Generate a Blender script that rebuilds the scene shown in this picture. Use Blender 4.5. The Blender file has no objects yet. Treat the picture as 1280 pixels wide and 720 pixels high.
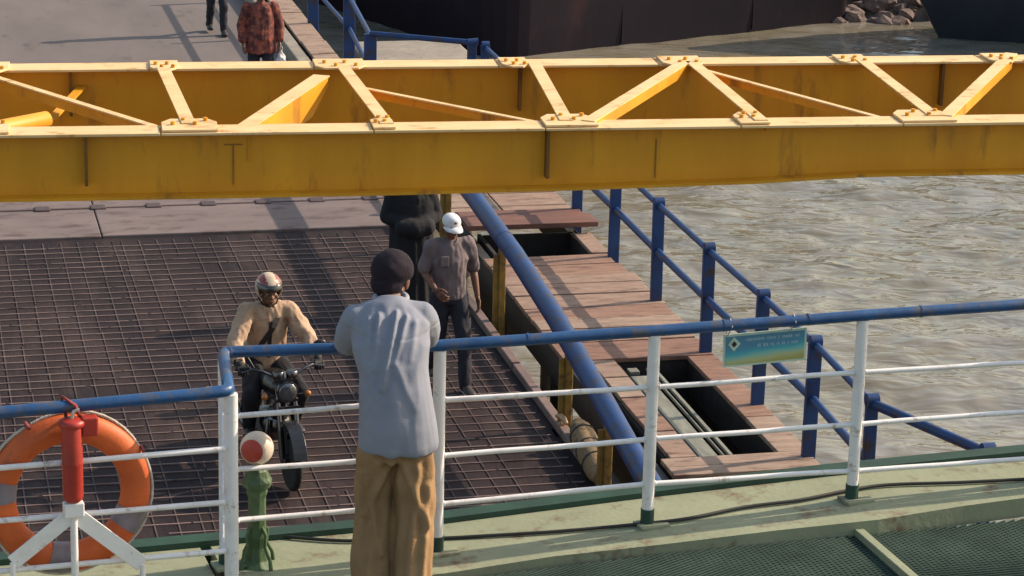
import bpy, bmesh, math, random
from mathutils import Vector, Matrix, noise
random.seed(7)
R = math.radians
scene = bpy.context.scene

# ------------------------------------------------------------------ camera
F_PX, PITCH, ROLL, CAM_Z = 3300.0, R(16.36), R(1.4), 8.07
PSI = R(13.4)                       # bridge axis, turned left of the view
C0 = Vector((0, 0, CAM_Z))
FW = Vector((0, math.cos(PITCH), -math.sin(PITCH)))
RT0 = Vector((1, 0, 0)); UP0 = RT0.cross(FW)
RT = RT0 * math.cos(ROLL) + UP0 * math.sin(ROLL)
UP = UP0 * math.cos(ROLL) - RT0 * math.sin(ROLL)
cd = bpy.data.cameras.new('camera'); cam = bpy.data.objects.new('camera', cd)
scene.collection.objects.link(cam)
cd.sensor_width = 36; cd.lens = F_PX / 1280 * 36; cd.clip_start = 0.1; cd.clip_end = 3000
cam.matrix_world = Matrix(((RT.x, UP.x, -FW.x, 0), (RT.y, UP.y, -FW.y, 0), (RT.z, UP.z, -FW.z, CAM_Z), (0, 0, 0, 1)))
scene.camera = cam

# ------------------------------------------------------------------ sky, sun, exposure
SUN_AZ, SUN_EL = R(22.5), R(31)
w = bpy.data.worlds.new('World'); scene.world = w; w.use_nodes = True
nt = w.node_tree
sky = nt.nodes.new('ShaderNodeTexSky'); sky.sky_type = 'NISHITA'; sky.sun_disc = False
sky.sun_elevation = SUN_EL; sky.sun_rotation = R(90) - SUN_AZ
sky.air_density = 1.6; sky.dust_density = 2.6; sky.ozone_density = 1.0
bg = nt.nodes['Background']; bg.inputs['Strength'].default_value = 0.15
nt.links.new(sky.outputs[0], bg.inputs[0])
sl = bpy.data.lights.new('sun', 'SUN'); sl.energy = 4.6; sl.angle = R(0.5); sl.color = (1.0, 0.83, 0.65)
so = bpy.data.objects.new('sun', sl); scene.collection.objects.link(so)
sd = Vector((math.cos(SUN_EL) * math.cos(SUN_AZ), math.cos(SUN_EL) * math.sin(SUN_AZ), math.sin(SUN_EL)))
so.location = sd * 60; so.rotation_euler = sd.to_track_quat('Z', 'Y').to_euler()
scene.view_settings.view_transform = 'Standard'; scene.view_settings.look = 'None'
scene.view_settings.exposure = 0.34; scene.view_settings.gamma = 1
scene.view_settings.use_curve_mapping = False
scene.cycles.use_denoising = True

# ------------------------------------------------------------------ helpers: pixels to points
def ray(x, y): return FW + RT * ((x - 640) / F_PX) - UP * ((y - 360) / F_PX)
def atz(x, y, z):
    v = ray(x, y); return C0 + v * ((z - CAM_Z) / v.z)
AX = Vector((-math.sin(PSI), math.cos(PSI), 0)); BX = Vector((math.cos(PSI), math.sin(PSI), 0))
def uvz(x, y, z):
    p = atz(x, y, z); return Vector((p.dot(BX), p.dot(AX), z))
# ferry railing frame: e along the railing, n outboard, h up from z = 3.42
R0 = C0 + ray(550, 432) * 12.0
TH = R(17.67)
DE = Vector((math.cos(TH), math.sin(TH), 0)); DN = Vector((-math.sin(TH), math.cos(TH), 0))
FLOOR = 3.42
def enh(x, y, n=0.0):
    v = ray(x, y); t = ((R0 + DN * n - C0).dot(DN)) / v.dot(DN); p = C0 + v * t
    return Vector(((p - R0).dot(DE), n, p.z - FLOOR))
def enz(x, y, h):
    p = atz(x, y, h + FLOOR); return Vector(((p - R0).dot(DE), (p - R0).dot(DN), h))

# ------------------------------------------------------------------ materials
MATS = {}
def mat(name, c1, c2=None, scale=6.0, rough=0.6, bump=0.0, bscale=None, metal=0.0, spots=None, spot_amt=0.35, spot_scale=9.0,
        stretch=(1, 1, 1), lo=0.35, hi=0.65, spec=0.5, sheen=0.0, coat=0.0, detail=6.0):
    m = bpy.data.materials.new(name); m.use_nodes = True; n = m.node_tree.nodes; l = m.node_tree.links
    b = n['Principled BSDF']; b.inputs['Roughness'].default_value = rough; b.inputs['Metallic'].default_value = metal
    b.inputs['Specular IOR Level'].default_value = spec
    if sheen: b.inputs['Sheen Weight'].default_value = sheen
    if coat: b.inputs['Coat Weight'].default_value = coat
    c2 = c2 or tuple(x * 0.7 for x in c1)
    tc = n.new('ShaderNodeTexCoord'); mp = n.new('ShaderNodeMapping'); mp.inputs['Scale'].default_value = stretch
    l.new(tc.outputs['Object'], mp.inputs['Vector'])
    nz = n.new('ShaderNodeTexNoise'); nz.inputs['Scale'].default_value = scale; nz.inputs['Detail'].default_value = detail
    nz.inputs['Roughness'].default_value = 0.62; l.new(mp.outputs[0], nz.inputs['Vector'])
    cr = n.new('ShaderNodeValToRGB'); cr.color_ramp.elements[0].position = lo; cr.color_ramp.elements[1].position = hi
    cr.color_ramp.elements[0].color = (*c2, 1); cr.color_ramp.elements[1].color = (*c1, 1)
    l.new(nz.outputs[0], cr.inputs[0]); col = cr.outputs[0]
    if spots:
        n2 = n.new('ShaderNodeTexNoise'); n2.inputs['Scale'].default_value = spot_scale; n2.inputs['Detail'].default_value = 8
        n2.inputs['Roughness'].default_value = 0.7; l.new(mp.outputs[0], n2.inputs['Vector'])
        r2 = n.new('ShaderNodeValToRGB'); r2.color_ramp.elements[0].position = 1 - spot_amt - 0.06; r2.color_ramp.elements[1].position = 1 - spot_amt + 0.06
        l.new(n2.outputs[0], r2.inputs[0])
        mx = n.new('ShaderNodeMix'); mx.data_type = 'RGBA'; l.new(r2.outputs[0], mx.inputs[0])
        l.new(col, mx.inputs[6]); mx.inputs[7].default_value = (*spots, 1); col = mx.outputs[2]
    l.new(col, b.inputs['Base Color'])
    mr = n.new('ShaderNodeMapRange'); mr.inputs[3].default_value = max(0.03, rough - 0.12); mr.inputs[4].default_value = min(1, rough + 0.15)
    l.new(nz.outputs[0], mr.inputs[0]); l.new(mr.outputs[0], b.inputs['Roughness'])
    if bump:
        n3 = n.new('ShaderNodeTexNoise'); n3.inputs['Scale'].default_value = bscale or scale * 4; n3.inputs['Detail'].default_value = 5
        l.new(mp.outputs[0], n3.inputs['Vector'])
        bp = n.new('ShaderNodeBump'); bp.inputs['Strength'].default_value = bump; bp.inputs['Distance'].default_value = 0.02
        l.new(n3.outputs[0], bp.inputs['Height']); l.new(bp.outputs[0], b.inputs['Normal'])
    MATS[name] = m; return m
M = MATS
RUST = (0.10, 0.045, 0.025)
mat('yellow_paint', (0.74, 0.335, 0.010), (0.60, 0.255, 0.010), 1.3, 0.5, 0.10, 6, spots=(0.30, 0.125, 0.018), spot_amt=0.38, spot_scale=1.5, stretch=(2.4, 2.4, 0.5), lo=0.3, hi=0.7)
mat('yellow_shaded', (0.20, 0.095, 0.012), (0.11, 0.05, 0.012), 6, 0.7)  # darkened girder yellow: the shade on the stiffeners is painted in
mat('yellow_seam', (0.36, 0.17, 0.012), (0.22, 0.10, 0.012), 9, 0.6)
mat('yellow_sunlit', (0.80, 0.56, 0.29), (0.70, 0.46, 0.20), 2.6, 0.6, 0.06, 20, spots=(0.42, 0.22, 0.07), spot_amt=0.38, spot_scale=5, stretch=(1, 2, 1))  # paler copy of yellow_paint: sun glare on upper faces put into the colour
mat('yellow_post', (0.34, 0.20, 0.035), (0.17, 0.10, 0.03), 8, 0.5, 0.1, spots=RUST, spot_amt=0.4)
mat('blue_paint', (0.018, 0.060, 0.190), (0.012, 0.038, 0.125), 3.5, 0.45, 0.12, 22, spots=(0.050, 0.036, 0.040), spot_amt=0.42, spot_scale=6, spec=0.35)
mat('blue_rail', (0.016, 0.082, 0.225), (0.012, 0.052, 0.150), 4, 0.35, 0.10, 25, spots=(0.07, 0.075, 0.10), spot_amt=0.42, spot_scale=9)
mat('white_paint', (0.78, 0.76, 0.75), (0.62, 0.58, 0.56), 6, 0.45, 0.05, 30, spots=(0.30, 0.19, 0.12), spot_amt=0.36, spot_scale=10, lo=0.25, hi=0.5)
mat('deck_green', (0.295, 0.315, 0.205), (0.215, 0.235, 0.150), 2.2, 0.8, 0.15, 30, spots=(0.150, 0.095, 0.060), spot_amt=0.40, spot_scale=4.2, lo=0.3, hi=0.7)
mat('dark_green', (0.016, 0.062, 0.042), (0.012, 0.038, 0.028), 6, 0.6, 0.08, spots=(0.05, 0.04, 0.03), spot_amt=0.3)
mat('net_dark', (0.058, 0.090, 0.070), (0.032, 0.052, 0.044), 3, 0.85, 0.1, spec=0.1)
mat('floor_dark', (0.14, 0.145, 0.12), (0.06, 0.065, 0.058), 2.0, 0.8, 0.1, spots=(0.34, 0.28, 0.22), spot_amt=0.38, spot_scale=1.8)
mat('deck_brown', (0.036, 0.0245, 0.025), (0.020, 0.0145, 0.017), 0.8, 0.75, 0.25, 25, spots=(0.052, 0.036, 0.033), spot_amt=0.45, spot_scale=1.0, stretch=(1.4, 0.35, 1), spec=0.12)
mat('tread_long', (0.115, 0.080, 0.074), (0.055, 0.040, 0.040), 1.6, 0.7, 0.1, spots=(0.030, 0.020, 0.020), spot_amt=0.43, spot_scale=1.2, spec=0.2)
mat('tread', (0.25, 0.175, 0.155), (0.125, 0.086, 0.078), 1.6, 0.65, 0.1, spots=(0.040, 0.026, 0.024), spot_amt=0.40, spot_scale=1.3, spec=0.25)
mat('apron', (0.200, 0.150, 0.138), (0.130, 0.096, 0.090), 1.1, 0.75, 0.12, 20, spots=(0.085, 0.055, 0.050), spot_amt=0.42, spot_scale=2.4, stretch=(.7, 1.6, 1), lo=.3, hi=.7)
mat('concrete_road', (0.165, 0.135, 0.125), (0.115, 0.093, 0.088), 0.8, 0.85, 0.15, 30, spots=(0.075, 0.058, 0.055), spot_amt=0.37, spot_scale=1.4, stretch=(1.2, .4, 1), lo=.3, hi=.7)
mat('hinge', (0.09, 0.055, 0.05), (0.05, 0.03, 0.03), 12, 0.6, 0.1)
for i, (a, b_) in enumerate([((0.30, 0.175, 0.122), (0.20, 0.108, 0.076)), ((0.33, 0.220, 0.165), (0.22, 0.140, 0.102)), ((0.27, 0.145, 0.100), (0.17, 0.088, 0.064)), ((0.35, 0.250, 0.190), (0.25, 0.168, 0.122))]):
    mat('plank%d' % i, a, b_, 4.0, 0.75, 0.35, 18, spots=(0.12, 0.062, 0.045), spot_amt=0.40, spot_scale=2.5, stretch=(0.8, 3, 3))
mat('plank_raised', (0.20, 0.085, 0.06), (0.13, 0.06, 0.045), 5, 0.7, 0.3, 18, stretch=(0.5, 3, 3))
mat('grey_bar', (0.27, 0.275, 0.215), (0.17, 0.165, 0.13), 6, 0.6, 0.15, spots=RUST, spot_amt=0.33, stretch=(3, .6, 3))
mat('steel_dark', (0.035, 0.028, 0.026), (0.018, 0.015, 0.015), 6, 0.6, 0.15)
mat('concrete', (0.30, 0.26, 0.21), (0.21, 0.18, 0.15), 2.5, 0.9, 0.2, 25, spots=(0.12, 0.10, 0.08), spot_amt=0.36)
mat('hull_dark', (0.019, 0.013, 0.021), (0.011, 0.008, 0.015), 0.9, 0.5, 0.1, 8, spots=(0.042, 0.019, 0.024), spot_amt=0.36, spot_scale=0.8, stretch=(1, 1, 0.4), spec=0.2)
mat('hull_blue', (0.022, 0.026, 0.040), (0.014, 0.016, 0.026), 1.2, 0.5, 0.1, 8, spots=(0.05, 0.045, 0.055), spot_amt=0.34, spot_scale=2, stretch=(1, 1, 0.4))
mat('shore', (0.20, 0.15, 0.12), (0.12, 0.09, 0.075), 0.8, 0.95, 0.5, 4)
mat('rock', (0.21, 0.15, 0.13), (0.12, 0.085, 0.078), 3, 0.95, 0.5, 9, spots=(0.09, 0.06, 0.06), spot_amt=0.38)
mat('orange', (0.66, 0.130, 0.022), (0.50, 0.090, 0.018), 4, 0.55, 0.12, 30, spots=(0.28, 0.065, 0.03), spot_amt=0.35, spot_scale=6)
mat('reflective', (0.26, 0.22, 0.24), (0.17, 0.14, 0.16), 8, 0.4)
mat('rope_white', (0.62, 0.56, 0.48), (0.42, 0.36, 0.30), 30, 0.9, 0.3, 90)
mat('rope_red', (0.35, 0.06, 0.05), (0.20, 0.035, 0.03), 30, 0.9, 0.3, 90)
mat('red_paint', (0.42, 0.035, 0.022), (0.30, 0.028, 0.018), 7, 0.42, 0.06, 30, spots=(0.16, 0.02, 0.02), spot_amt=0.3)
mat('black_cable', (0.015, 0.016, 0.015), (0.010, 0.010, 0.010), 9, 0.6)
mat('post_green', (0.075, 0.135, 0.055), (0.045, 0.085, 0.035), 9, 0.5, 0.15, 40, spots=(0.15, 0.19, 0.10), spot_amt=0.36, spot_scale=14)
mat('ball_white', (0.66, 0.56, 0.46), (0.52, 0.42, 0.33), 6, 0.45)
mat('ball_red', (0.46, 0.055, 0.030), (0.36, 0.04, 0.025), 6, 0.45)
mat('sign_edge', (0.50, 0.64, 0.52), (0.42, 0.55, 0.44), 12, 0.5)
mat('sign_text', (0.30, 0.46, 0.56), (0.20, 0.36, 0.46), 60, 0.5)
mat('skin_dark', (0.17, 0.075, 0.045), (0.13, 0.055, 0.033), 12, 0.55, 0.03, 90)
mat('skin', (0.27, 0.125, 0.075), (0.21, 0.095, 0.055), 12, 0.5, 0.03, 90)
mat('hair', (0.012, 0.010, 0.010), (0.008, 0.007, 0.007), 40, 0.6, 0.3, 120)
mat('eye_white', (0.55, 0.50, 0.46), (0.5, 0.45, 0.42), 20, 0.3)
mat('lips', (0.16, 0.06, 0.05), (0.12, 0.045, 0.04), 20, 0.5)
mat('beanie', (0.026, 0.018, 0.026), (0.016, 0.012, 0.018), 25, 0.95, 0.25, 140, spec=0.2)
mat('shirt_grey', (0.250, 0.262, 0.310), (0.205, 0.216, 0.262), 5, 0.9, 0.08, 120, spec=0.2)
mat('shirt_collar', (0.30, 0.31, 0.345), (0.25, 0.26, 0.295), 20, 0.9, 0.12, 80)
mat('trousers_tan', (0.33, 0.205, 0.105), (0.25, 0.150, 0.074), 5, 0.92, 0.15, 70, spec=0.2)
mat('jacket_tan', (0.50, 0.345, 0.235), (0.40, 0.265, 0.175), 5, 0.85, 0.15, 60, spots=(0.30, 0.175, 0.115), spot_amt=0.42, spot_scale=9)
mat('strap', (0.03, 0.02, 0.02), (0.02, 0.014, 0.014), 20, 0.8)
mat('jeans', (0.022, 0.022, 0.034), (0.014, 0.014, 0.022), 12, 0.9, 0.2, 70)
mat('black_cloth', (0.010, 0.010, 0.014), (0.007, 0.007, 0.010), 8, 0.95, 0.2, 30)
mat('shirt_mauve', (0.175, 0.135, 0.140), (0.13, 0.10, 0.11), 9, 0.9, 0.2, 60, stretch=(1, 1, 1), spots=(0.21, 0.16, 0.15), spot_amt=0.35, spot_scale=20)
mat('cap_white', (0.72, 0.71, 0.72), (0.62, 0.61, 0.64), 12, 0.85, 0.1)
mat('cap_badge', (0.10, 0.10, 0.14), (0.06, 0.06, 0.09), 30, 0.8)
mat('shoe', (0.03, 0.025, 0.025), (0.02, 0.016, 0.016), 14, 0.5)
mat('shoe_toe', (0.42, 0.40, 0.40), (0.3, 0.28, 0.28), 14, 0.5)
mat('sandal', (0.06, 0.04, 0.03), (0.04, 0.025, 0.02), 14, 0.7)
mat('batik', (0.26, 0.065, 0.045), (0.075, 0.022, 0.022), 11, 0.9, 0.2, 40, spots=(0.36, 0.16, 0.10), spot_amt=0.38, spot_scale=13, lo=0.42, hi=0.58)
mat('bag_white', (0.72, 0.68, 0.66), (0.6, 0.56, 0.55), 9, 0.6, 0.2)
mat('helmet_white', (0.62, 0.50, 0.36), (0.50, 0.38, 0.26), 10, 0.22, coat=0.5)
mat('helmet_red', (0.30, 0.045, 0.03), (0.22, 0.035, 0.025), 10, 0.22, coat=0.5)
mat('visor', (0.05, 0.06, 0.06), (0.04, 0.05, 0.05), 10, 0.08, coat=0.6)
mat('chrome', (0.20, 0.20, 0.22), (0.10, 0.10, 0.11), 10, 0.28, metal=1.0)
mat('moto_black', (0.015, 0.014, 0.016), (0.010, 0.010, 0.012), 10, 0.3, coat=0.3)
mat('rubber', (0.014, 0.013, 0.013), (0.009, 0.009, 0.009), 20, 0.8, 0.2)
mat('lens_glass', (0.22, 0.23, 0.26), (0.12, 0.13, 0.15), 20, 0.08, metal=0.6, coat=0.6)
mat('amber', (0.25, 0.10, 0.03), (0.45, 0.16, 0.03), 20, 0.2)
mat('glove', (0.020, 0.018, 0.020), (0.013, 0.012, 0.014), 20, 0.8)
mat('fender_tan', (0.34, 0.225, 0.11), (0.17, 0.105, 0.05), 5, 0.85, 0.5, 18, spots=(0.07, 0.045, 0.03), spot_amt=0.42, spot_scale=5)
mat('brass', (0.55, 0.40, 0.26), (0.40, 0.27, 0.16), 9, 0.4, metal=0.5)
mat('ferry_hull', (0.05, 0.13, 0.09), (0.035, 0.09, 0.06), 1.5, 0.6, 0.1)

def grad_sign():
    m = bpy.data.materials.new('sign_print'); m.use_nodes = True; n = m.node_tree.nodes; l = m.node_tree.links
    b = n['Principled BSDF']; b.inputs['Roughness'].default_value = 0.45
    tc = n.new('ShaderNodeTexCoord'); sp = n.new('ShaderNodeSeparateXYZ'); l.new(tc.outputs['Generated'], sp.inputs[0])
    nz = n.new('ShaderNodeTexNoise'); nz.inputs['Scale'].default_value = 4; l.new(tc.outputs['Generated'], nz.inputs['Vector'])
    ad = n.new('ShaderNodeMath'); ad.operation = 'MULTIPLY_ADD'; ad.inputs[1].default_value = -0.25; l.new(sp.outputs['X'], ad.inputs[0]); l.new(sp.outputs['Z'], ad.inputs[2])
    a2 = n.new('ShaderNodeMath'); a2.operation = 'MULTIPLY_ADD'; a2.inputs[1].default_value = 0.16; l.new(nz.outputs[0], a2.inputs[0]); l.new(ad.outputs[0], a2.inputs[2])
    cr = n.new('ShaderNodeValToRGB'); e = cr.color_ramp.elements
    e[0].position = 0.0; e[0].color = (0.36, 0.34, 0.10, 1); e[1].position = 0.9; e[1].color = (0.08, 0.22, 0.34, 1)
    for p, c in ((0.14, (0.42, 0.45, 0.22, 1)), (0.27, (0.20, 0.46, 0.40, 1)), (0.40, (0.06, 0.34, 0.42, 1)), (0.56, (0.07, 0.24, 0.36, 1))):
        k = e.new(p); k.color = c
    l.new(a2.outputs[0], cr.inputs[0]); l.new(cr.outputs[0], b.inputs['Base Color'])
    MATS['sign_print'] = m
grad_sign()

def water_mat():
    m = bpy.data.materials.new('water'); m.use_nodes = True; n = m.node_tree.nodes; l = m.node_tree.links
    b = n['Principled BSDF']; b.inputs['Roughness'].default_value = 0.05; b.inputs['IOR'].default_value = 1.36
    tc = n.new('ShaderNodeTexCoord')
    nz = n.new('ShaderNodeTexNoise'); nz.inputs['Scale'].default_value = 0.9; nz.inputs['Detail'].default_value = 5; nz.inputs['Distortion'].default_value = 0.8; l.new(tc.outputs['Object'], nz.inputs['Vector'])
    cr = n.new('ShaderNodeValToRGB'); cr.color_ramp.elements[0].position = 0.3; cr.color_ramp.elements[1].position = 0.7
    cr.color_ramp.elements[0].color = (0.170, 0.145, 0.092, 1); cr.color_ramp.elements[1].color = (0.240, 0.222, 0.188, 1)
    l.new(nz.outputs[0], cr.inputs[0]); l.new(cr.outputs[0], b.inputs['Base Color'])
    mp = n.new('ShaderNodeMapping'); mp.inputs['Scale'].default_value = (1.2, 2.6, 1); mp.inputs['Rotation'].default_value = (0, 0, -0.05); l.new(tc.outputs['Object'], mp.inputs[0])
    n2 = n.new('ShaderNodeTexNoise'); n2.inputs['Scale'].default_value = 1.15; n2.inputs['Detail'].default_value = 2.5; n2.inputs['Roughness'].default_value = 0.45; n2.inputs['Distortion'].default_value = 0.5; l.new(mp.outputs[0], n2.inputs['Vector'])
    bp = n.new('ShaderNodeBump'); bp.inputs['Strength'].default_value = 1.0; bp.inputs['Distance'].default_value = 0.085
    sy = n.new('ShaderNodeSeparateXYZ'); l.new(tc.outputs['Object'], sy.inputs[0])
    mr = n.new('ShaderNodeMapRange'); mr.inputs[1].default_value = 42; mr.inputs[2].default_value = 50; mr.inputs[3].default_value = 1.0; mr.inputs[4].default_value = 0.3
    l.new(sy.outputs['Y'], mr.inputs[0]); l.new(mr.outputs[0], bp.inputs['Strength'])
    l.new(n2.outputs[0], bp.inputs['Height']); l.new(bp.outputs[0], b.inputs['Normal'])
    MATS['water'] = m
water_mat()

# ------------------------------------------------------------------ mesh builder
class MB:
    def __init__(s): s.v = []; s.f = []; s.smooth = []
    def add(s, vs, fs, smooth=False):
        k = len(s.v); s.v += [Vector(p) for p in vs]
        for f in fs: s.f.append([i + k for i in f]); s.smooth.append(smooth)
        return s
    def box(s, c, size, rz=0.0, ax=None):
        c = Vector(c); hx, hy, hz = size[0] / 2, size[1] / 2, size[2] / 2
        if ax is None: ax = (Vector((math.cos(rz), math.sin(rz), 0)), Vector((-math.sin(rz), math.cos(rz), 0)), Vector((0, 0, 1)))
        vs = [c + ax[0] * (hx * i) + ax[1] * (hy * j) + ax[2] * (hz * k) for k in (-1, 1) for j in (-1, 1) for i in (-1, 1)]
        return s.add(vs, [(0, 2, 3, 1), (4, 5, 7, 6), (0, 1, 5, 4), (2, 6, 7, 3), (0, 4, 6, 2), (1, 3, 7, 5)])
    def b2(s, lo, hi):
        lo = Vector(lo); hi = Vector(hi); return s.box((lo + hi) / 2, hi - lo)
    def bar(s, p0, p1, wd, th, up=Vector((0, 0, 1))):
        p0 = Vector(p0); p1 = Vector(p1); d = (p1 - p0); L = d.length; d.normalize()
        sx = d.cross(up); sx.normalize(); u = sx.cross(d)
        return s.box((p0 + p1) / 2, (L, wd, th), ax=(d, sx, u))
    def tube(s, pts, r, n=12, caps=True):
        pts = [Vector(p) for p in pts]; rs = r if isinstance(r, (list, tuple)) else [r] * len(pts)
        rings = []; prev = None
        for i, p in enumerate(pts):
            t = (pts[min(i + 1, len(pts) - 1)] - pts[max(i - 1, 0)]).normalized()
            if prev is None:
                a = Vector((0, 0, 1)) if abs(t.z) < 0.9 else Vector((1, 0, 0)); x = t.cross(a).normalized()
            else:
                x = (prev - t * prev.dot(t)).normalized()
            prev = x; y = t.cross(x)
            rings.append([p + (x * math.cos(2 * math.pi * k / n) + y * math.sin(2 * math.pi * k / n)) * rs[i] for k in range(n)])
        vs = [q for rg in rings for q in rg]; fs = []
        for i in range(len(rings) - 1):
            for k in range(n): fs.append((i * n + k, i * n + (k + 1) % n, (i + 1) * n + (k + 1) % n, (i + 1) * n + k))
        s.add(vs, fs, True)
        if caps: s.add(rings[0], [tuple(range(n))[::-1]]); s.add(rings[-1], [tuple(range(n))])
        return s
    def lathe(s, prof, c=(0, 0, 0), n=24, ax=None):
        c = Vector(c); ax = ax or (Vector((1, 0, 0)), Vector((0, 1, 0)), Vector((0, 0, 1)))
        vs = []; fs = []
        for (r_, h) in prof:
            for k in range(n):
                a = 2 * math.pi * k / n; vs.append(c + ax[0] * (r_ * math.cos(a)) + ax[1] * (r_ * math.sin(a)) + ax[2] * h)
        for i in range(len(prof) - 1):
            for k in range(n): fs.append((i * n + k, i * n + (k + 1) % n, (i + 1) * n + (k + 1) % n, (i + 1) * n + k))
        s.add(vs, fs, True)
        s.add(vs[:n], [tuple(range(n))[::-1]]); s.add(vs[-n:], [tuple(range(n))]); return s
    def prism(s, poly, d):
        d = Vector(d); k = len(poly); poly = [Vector(p) for p in poly]
        vs = poly + [p + d for p in poly]
        fs = [tuple(range(k))[::-1], tuple(range(k, 2 * k))] + [(i, (i + 1) % k, (i + 1) % k + k, i + k) for i in range(k)]
        return s.add(vs, fs)
    def ball(s, c, r, n=12, m=8, ax=None):
        c = Vector(c); rr = r if isinstance(r, (list, tuple)) else (r, r, r)
        ax = ax or (Vector((1, 0, 0)), Vector((0, 1, 0)), Vector((0, 0, 1)))
        vs = [c - ax[2] * rr[2]]; fs = []
        for i in range(1, m):
            ph = -math.pi / 2 + math.pi * i / m
            for k in range(n):
                a = 2 * math.pi * k / n
                vs.append(c + ax[0] * (rr[0] * math.cos(ph) * math.cos(a)) + ax[1] * (rr[1] * math.cos(ph) * math.sin(a)) + ax[2] * (rr[2] * math.sin(ph)))
        vs.append(c + ax[2] * rr[2]); last = len(vs) - 1
        for k in range(n): fs.append((0, 1 + (k + 1) % n, 1 + k))
        for i in range(m - 2):
            for k in range(n): fs.append((1 + i * n + k, 1 + i * n + (k + 1) % n, 1 + (i + 1) * n + (k + 1) % n, 1 + (i + 1) * n + k))
        for k in range(n): fs.append((1 + (m - 2) * n + k, 1 + (m - 2) * n + (k + 1) % n, last))
        return s.add(vs, fs, True)
    def loft(s, secs, n=18, lat=Vector((1, 0, 0))):
        """secs: (centre, half width along lat, half depth); closed with caps"""
        rings = []
        cs = [Vector(q[0]) for q in secs]
        for i, q in enumerate(secs):
            t = (cs[min(i + 1, len(cs) - 1)] - cs[max(i - 1, 0)]).normalized()
            lx = (lat - t * lat.dot(t)).normalized(); dy = t.cross(lx)
            rings.append([cs[i] + lx * (q[1] * math.cos(2 * math.pi * k / n)) + dy * (q[2] * math.sin(2 * math.pi * k / n)) for k in range(n)])
        vs = [p for r_ in rings for p in r_]; fs = []
        for i in range(len(rings) - 1):
            for k in range(n): fs.append((i * n + k, i * n + (k + 1) % n, (i + 1) * n + (k + 1) % n, (i + 1) * n + k))
        s.add(vs, fs, True); s.add(rings[0], [tuple(range(n))[::-1]]); s.add(rings[-1], [tuple(range(n))]); return s
    def limb(s, pts, rad, n=14):
        pts = [Vector(p) for p in pts]
        for i, p in enumerate(pts): s.ball(p, rad[i], n, 8)
        for i in range(len(pts) - 1): s.tube([pts[i], pts[i + 1]], [rad[i], rad[i + 1]], n)
        return s
    def mesh(s, name, o=Vector((0, 0, 0))):
        me = bpy.data.meshes.new(name); me.from_pydata([tuple(p - o) for p in s.v], [], s.f)
        me.polygons.foreach_set('use_smooth', s.smooth); me.update(); return me

COL = scene.collection
def link(name, me, m, parent=None):
    ob = bpy.data.objects.new(name, me); COL.objects.link(ob)
    if m is not None: me.materials.clear(); me.materials.append(MATS[m])
    if parent is not None: ob.parent = parent
    return ob
class Thing:
    """an Empty at the thing's base; parts get coordinates of the frame minus the base"""
    def __init__(s, name, label, cat, o=(0, 0, 0), frame=None, group=None, rz=0.0):
        s.o = Vector(o); e = bpy.data.objects.new(name, None); COL.objects.link(e); s.e = e
        e.empty_display_size = 0.2; e['label'] = label; e['category'] = cat
        if group: e['group'] = group
        if frame == 'bridge': e.location = BX * s.o.x + AX * s.o.y + Vector((0, 0, s.o.z)); e.rotation_euler.z = PSI
        elif frame == 'ferry': e.location = Vector((R0.x, R0.y, FLOOR)) + DE * s.o.x + DN * s.o.y + Vector((0, 0, s.o.z)); e.rotation_euler.z = TH
        else: e.location = s.o; e.rotation_euler.z = rz
    def part(s, name, mb, m, parent=None, bevel=0.0, stuff=False, label=None):
        me = mb.mesh(name, s.o) if isinstance(mb, MB) else mb
        ob = link(name, me, m, parent or s.e)
        if bevel:
            b = ob.modifiers.new('bevel', 'BEVEL'); b.width = bevel; b.segments = 2; b.limit_method = 'ANGLE'
        if stuff: ob['kind'] = 'stuff'
        if label: ob['label'] = label
        return ob
def local_thing(name, label, cat, loc, rz, group=None):
    t = Thing(name, label, cat, loc, None, group, rz); t.o = Vector((0, 0, 0)); return t
def structure(name, mb, m, parent=None):
    ob = link(name, mb.mesh(name) if isinstance(mb, MB) else mb, m, parent); ob['kind'] = 'structure'; return ob

def remeshed(mb, voxel, smooth=4, disp=None, name='m'):
    me = mb.mesh(name); ob = bpy.data.objects.new('tmp', me); COL.objects.link(ob)
    rm = ob.modifiers.new('r', 'REMESH'); rm.mode = 'VOXEL'; rm.voxel_size = voxel; rm.use_smooth_shade = True
    if smooth:
        sm = ob.modifiers.new('s', 'SMOOTH'); sm.iterations = smooth; sm.factor = 0.5
    dg = bpy.context.evaluated_depsgraph_get(); dg.update()
    out = bpy.data.meshes.new_from_object(ob.evaluated_get(dg))
    bpy.data.objects.remove(ob); bpy.data.meshes.remove(me)
    if disp:
        nr = [v.normal.copy() for v in out.vertices]
        for v, q in zip(out.vertices, nr): v.co = v.co + q * disp(v.co, q)
    out.polygons.foreach_set('use_smooth', [True] * len(out.polygons)); out.update(); return out
def join_meshes(meshes, name):
    bm = bmesh.new()
    for me in meshes: bm.from_mesh(me)
    out = bpy.data.meshes.new(name); bm.to_mesh(out); bm.free()
    for me in meshes: bpy.data.meshes.remove(me)
    out.polygons.foreach_set('use_smooth', [True] * len(out.polygons)); return out

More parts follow.
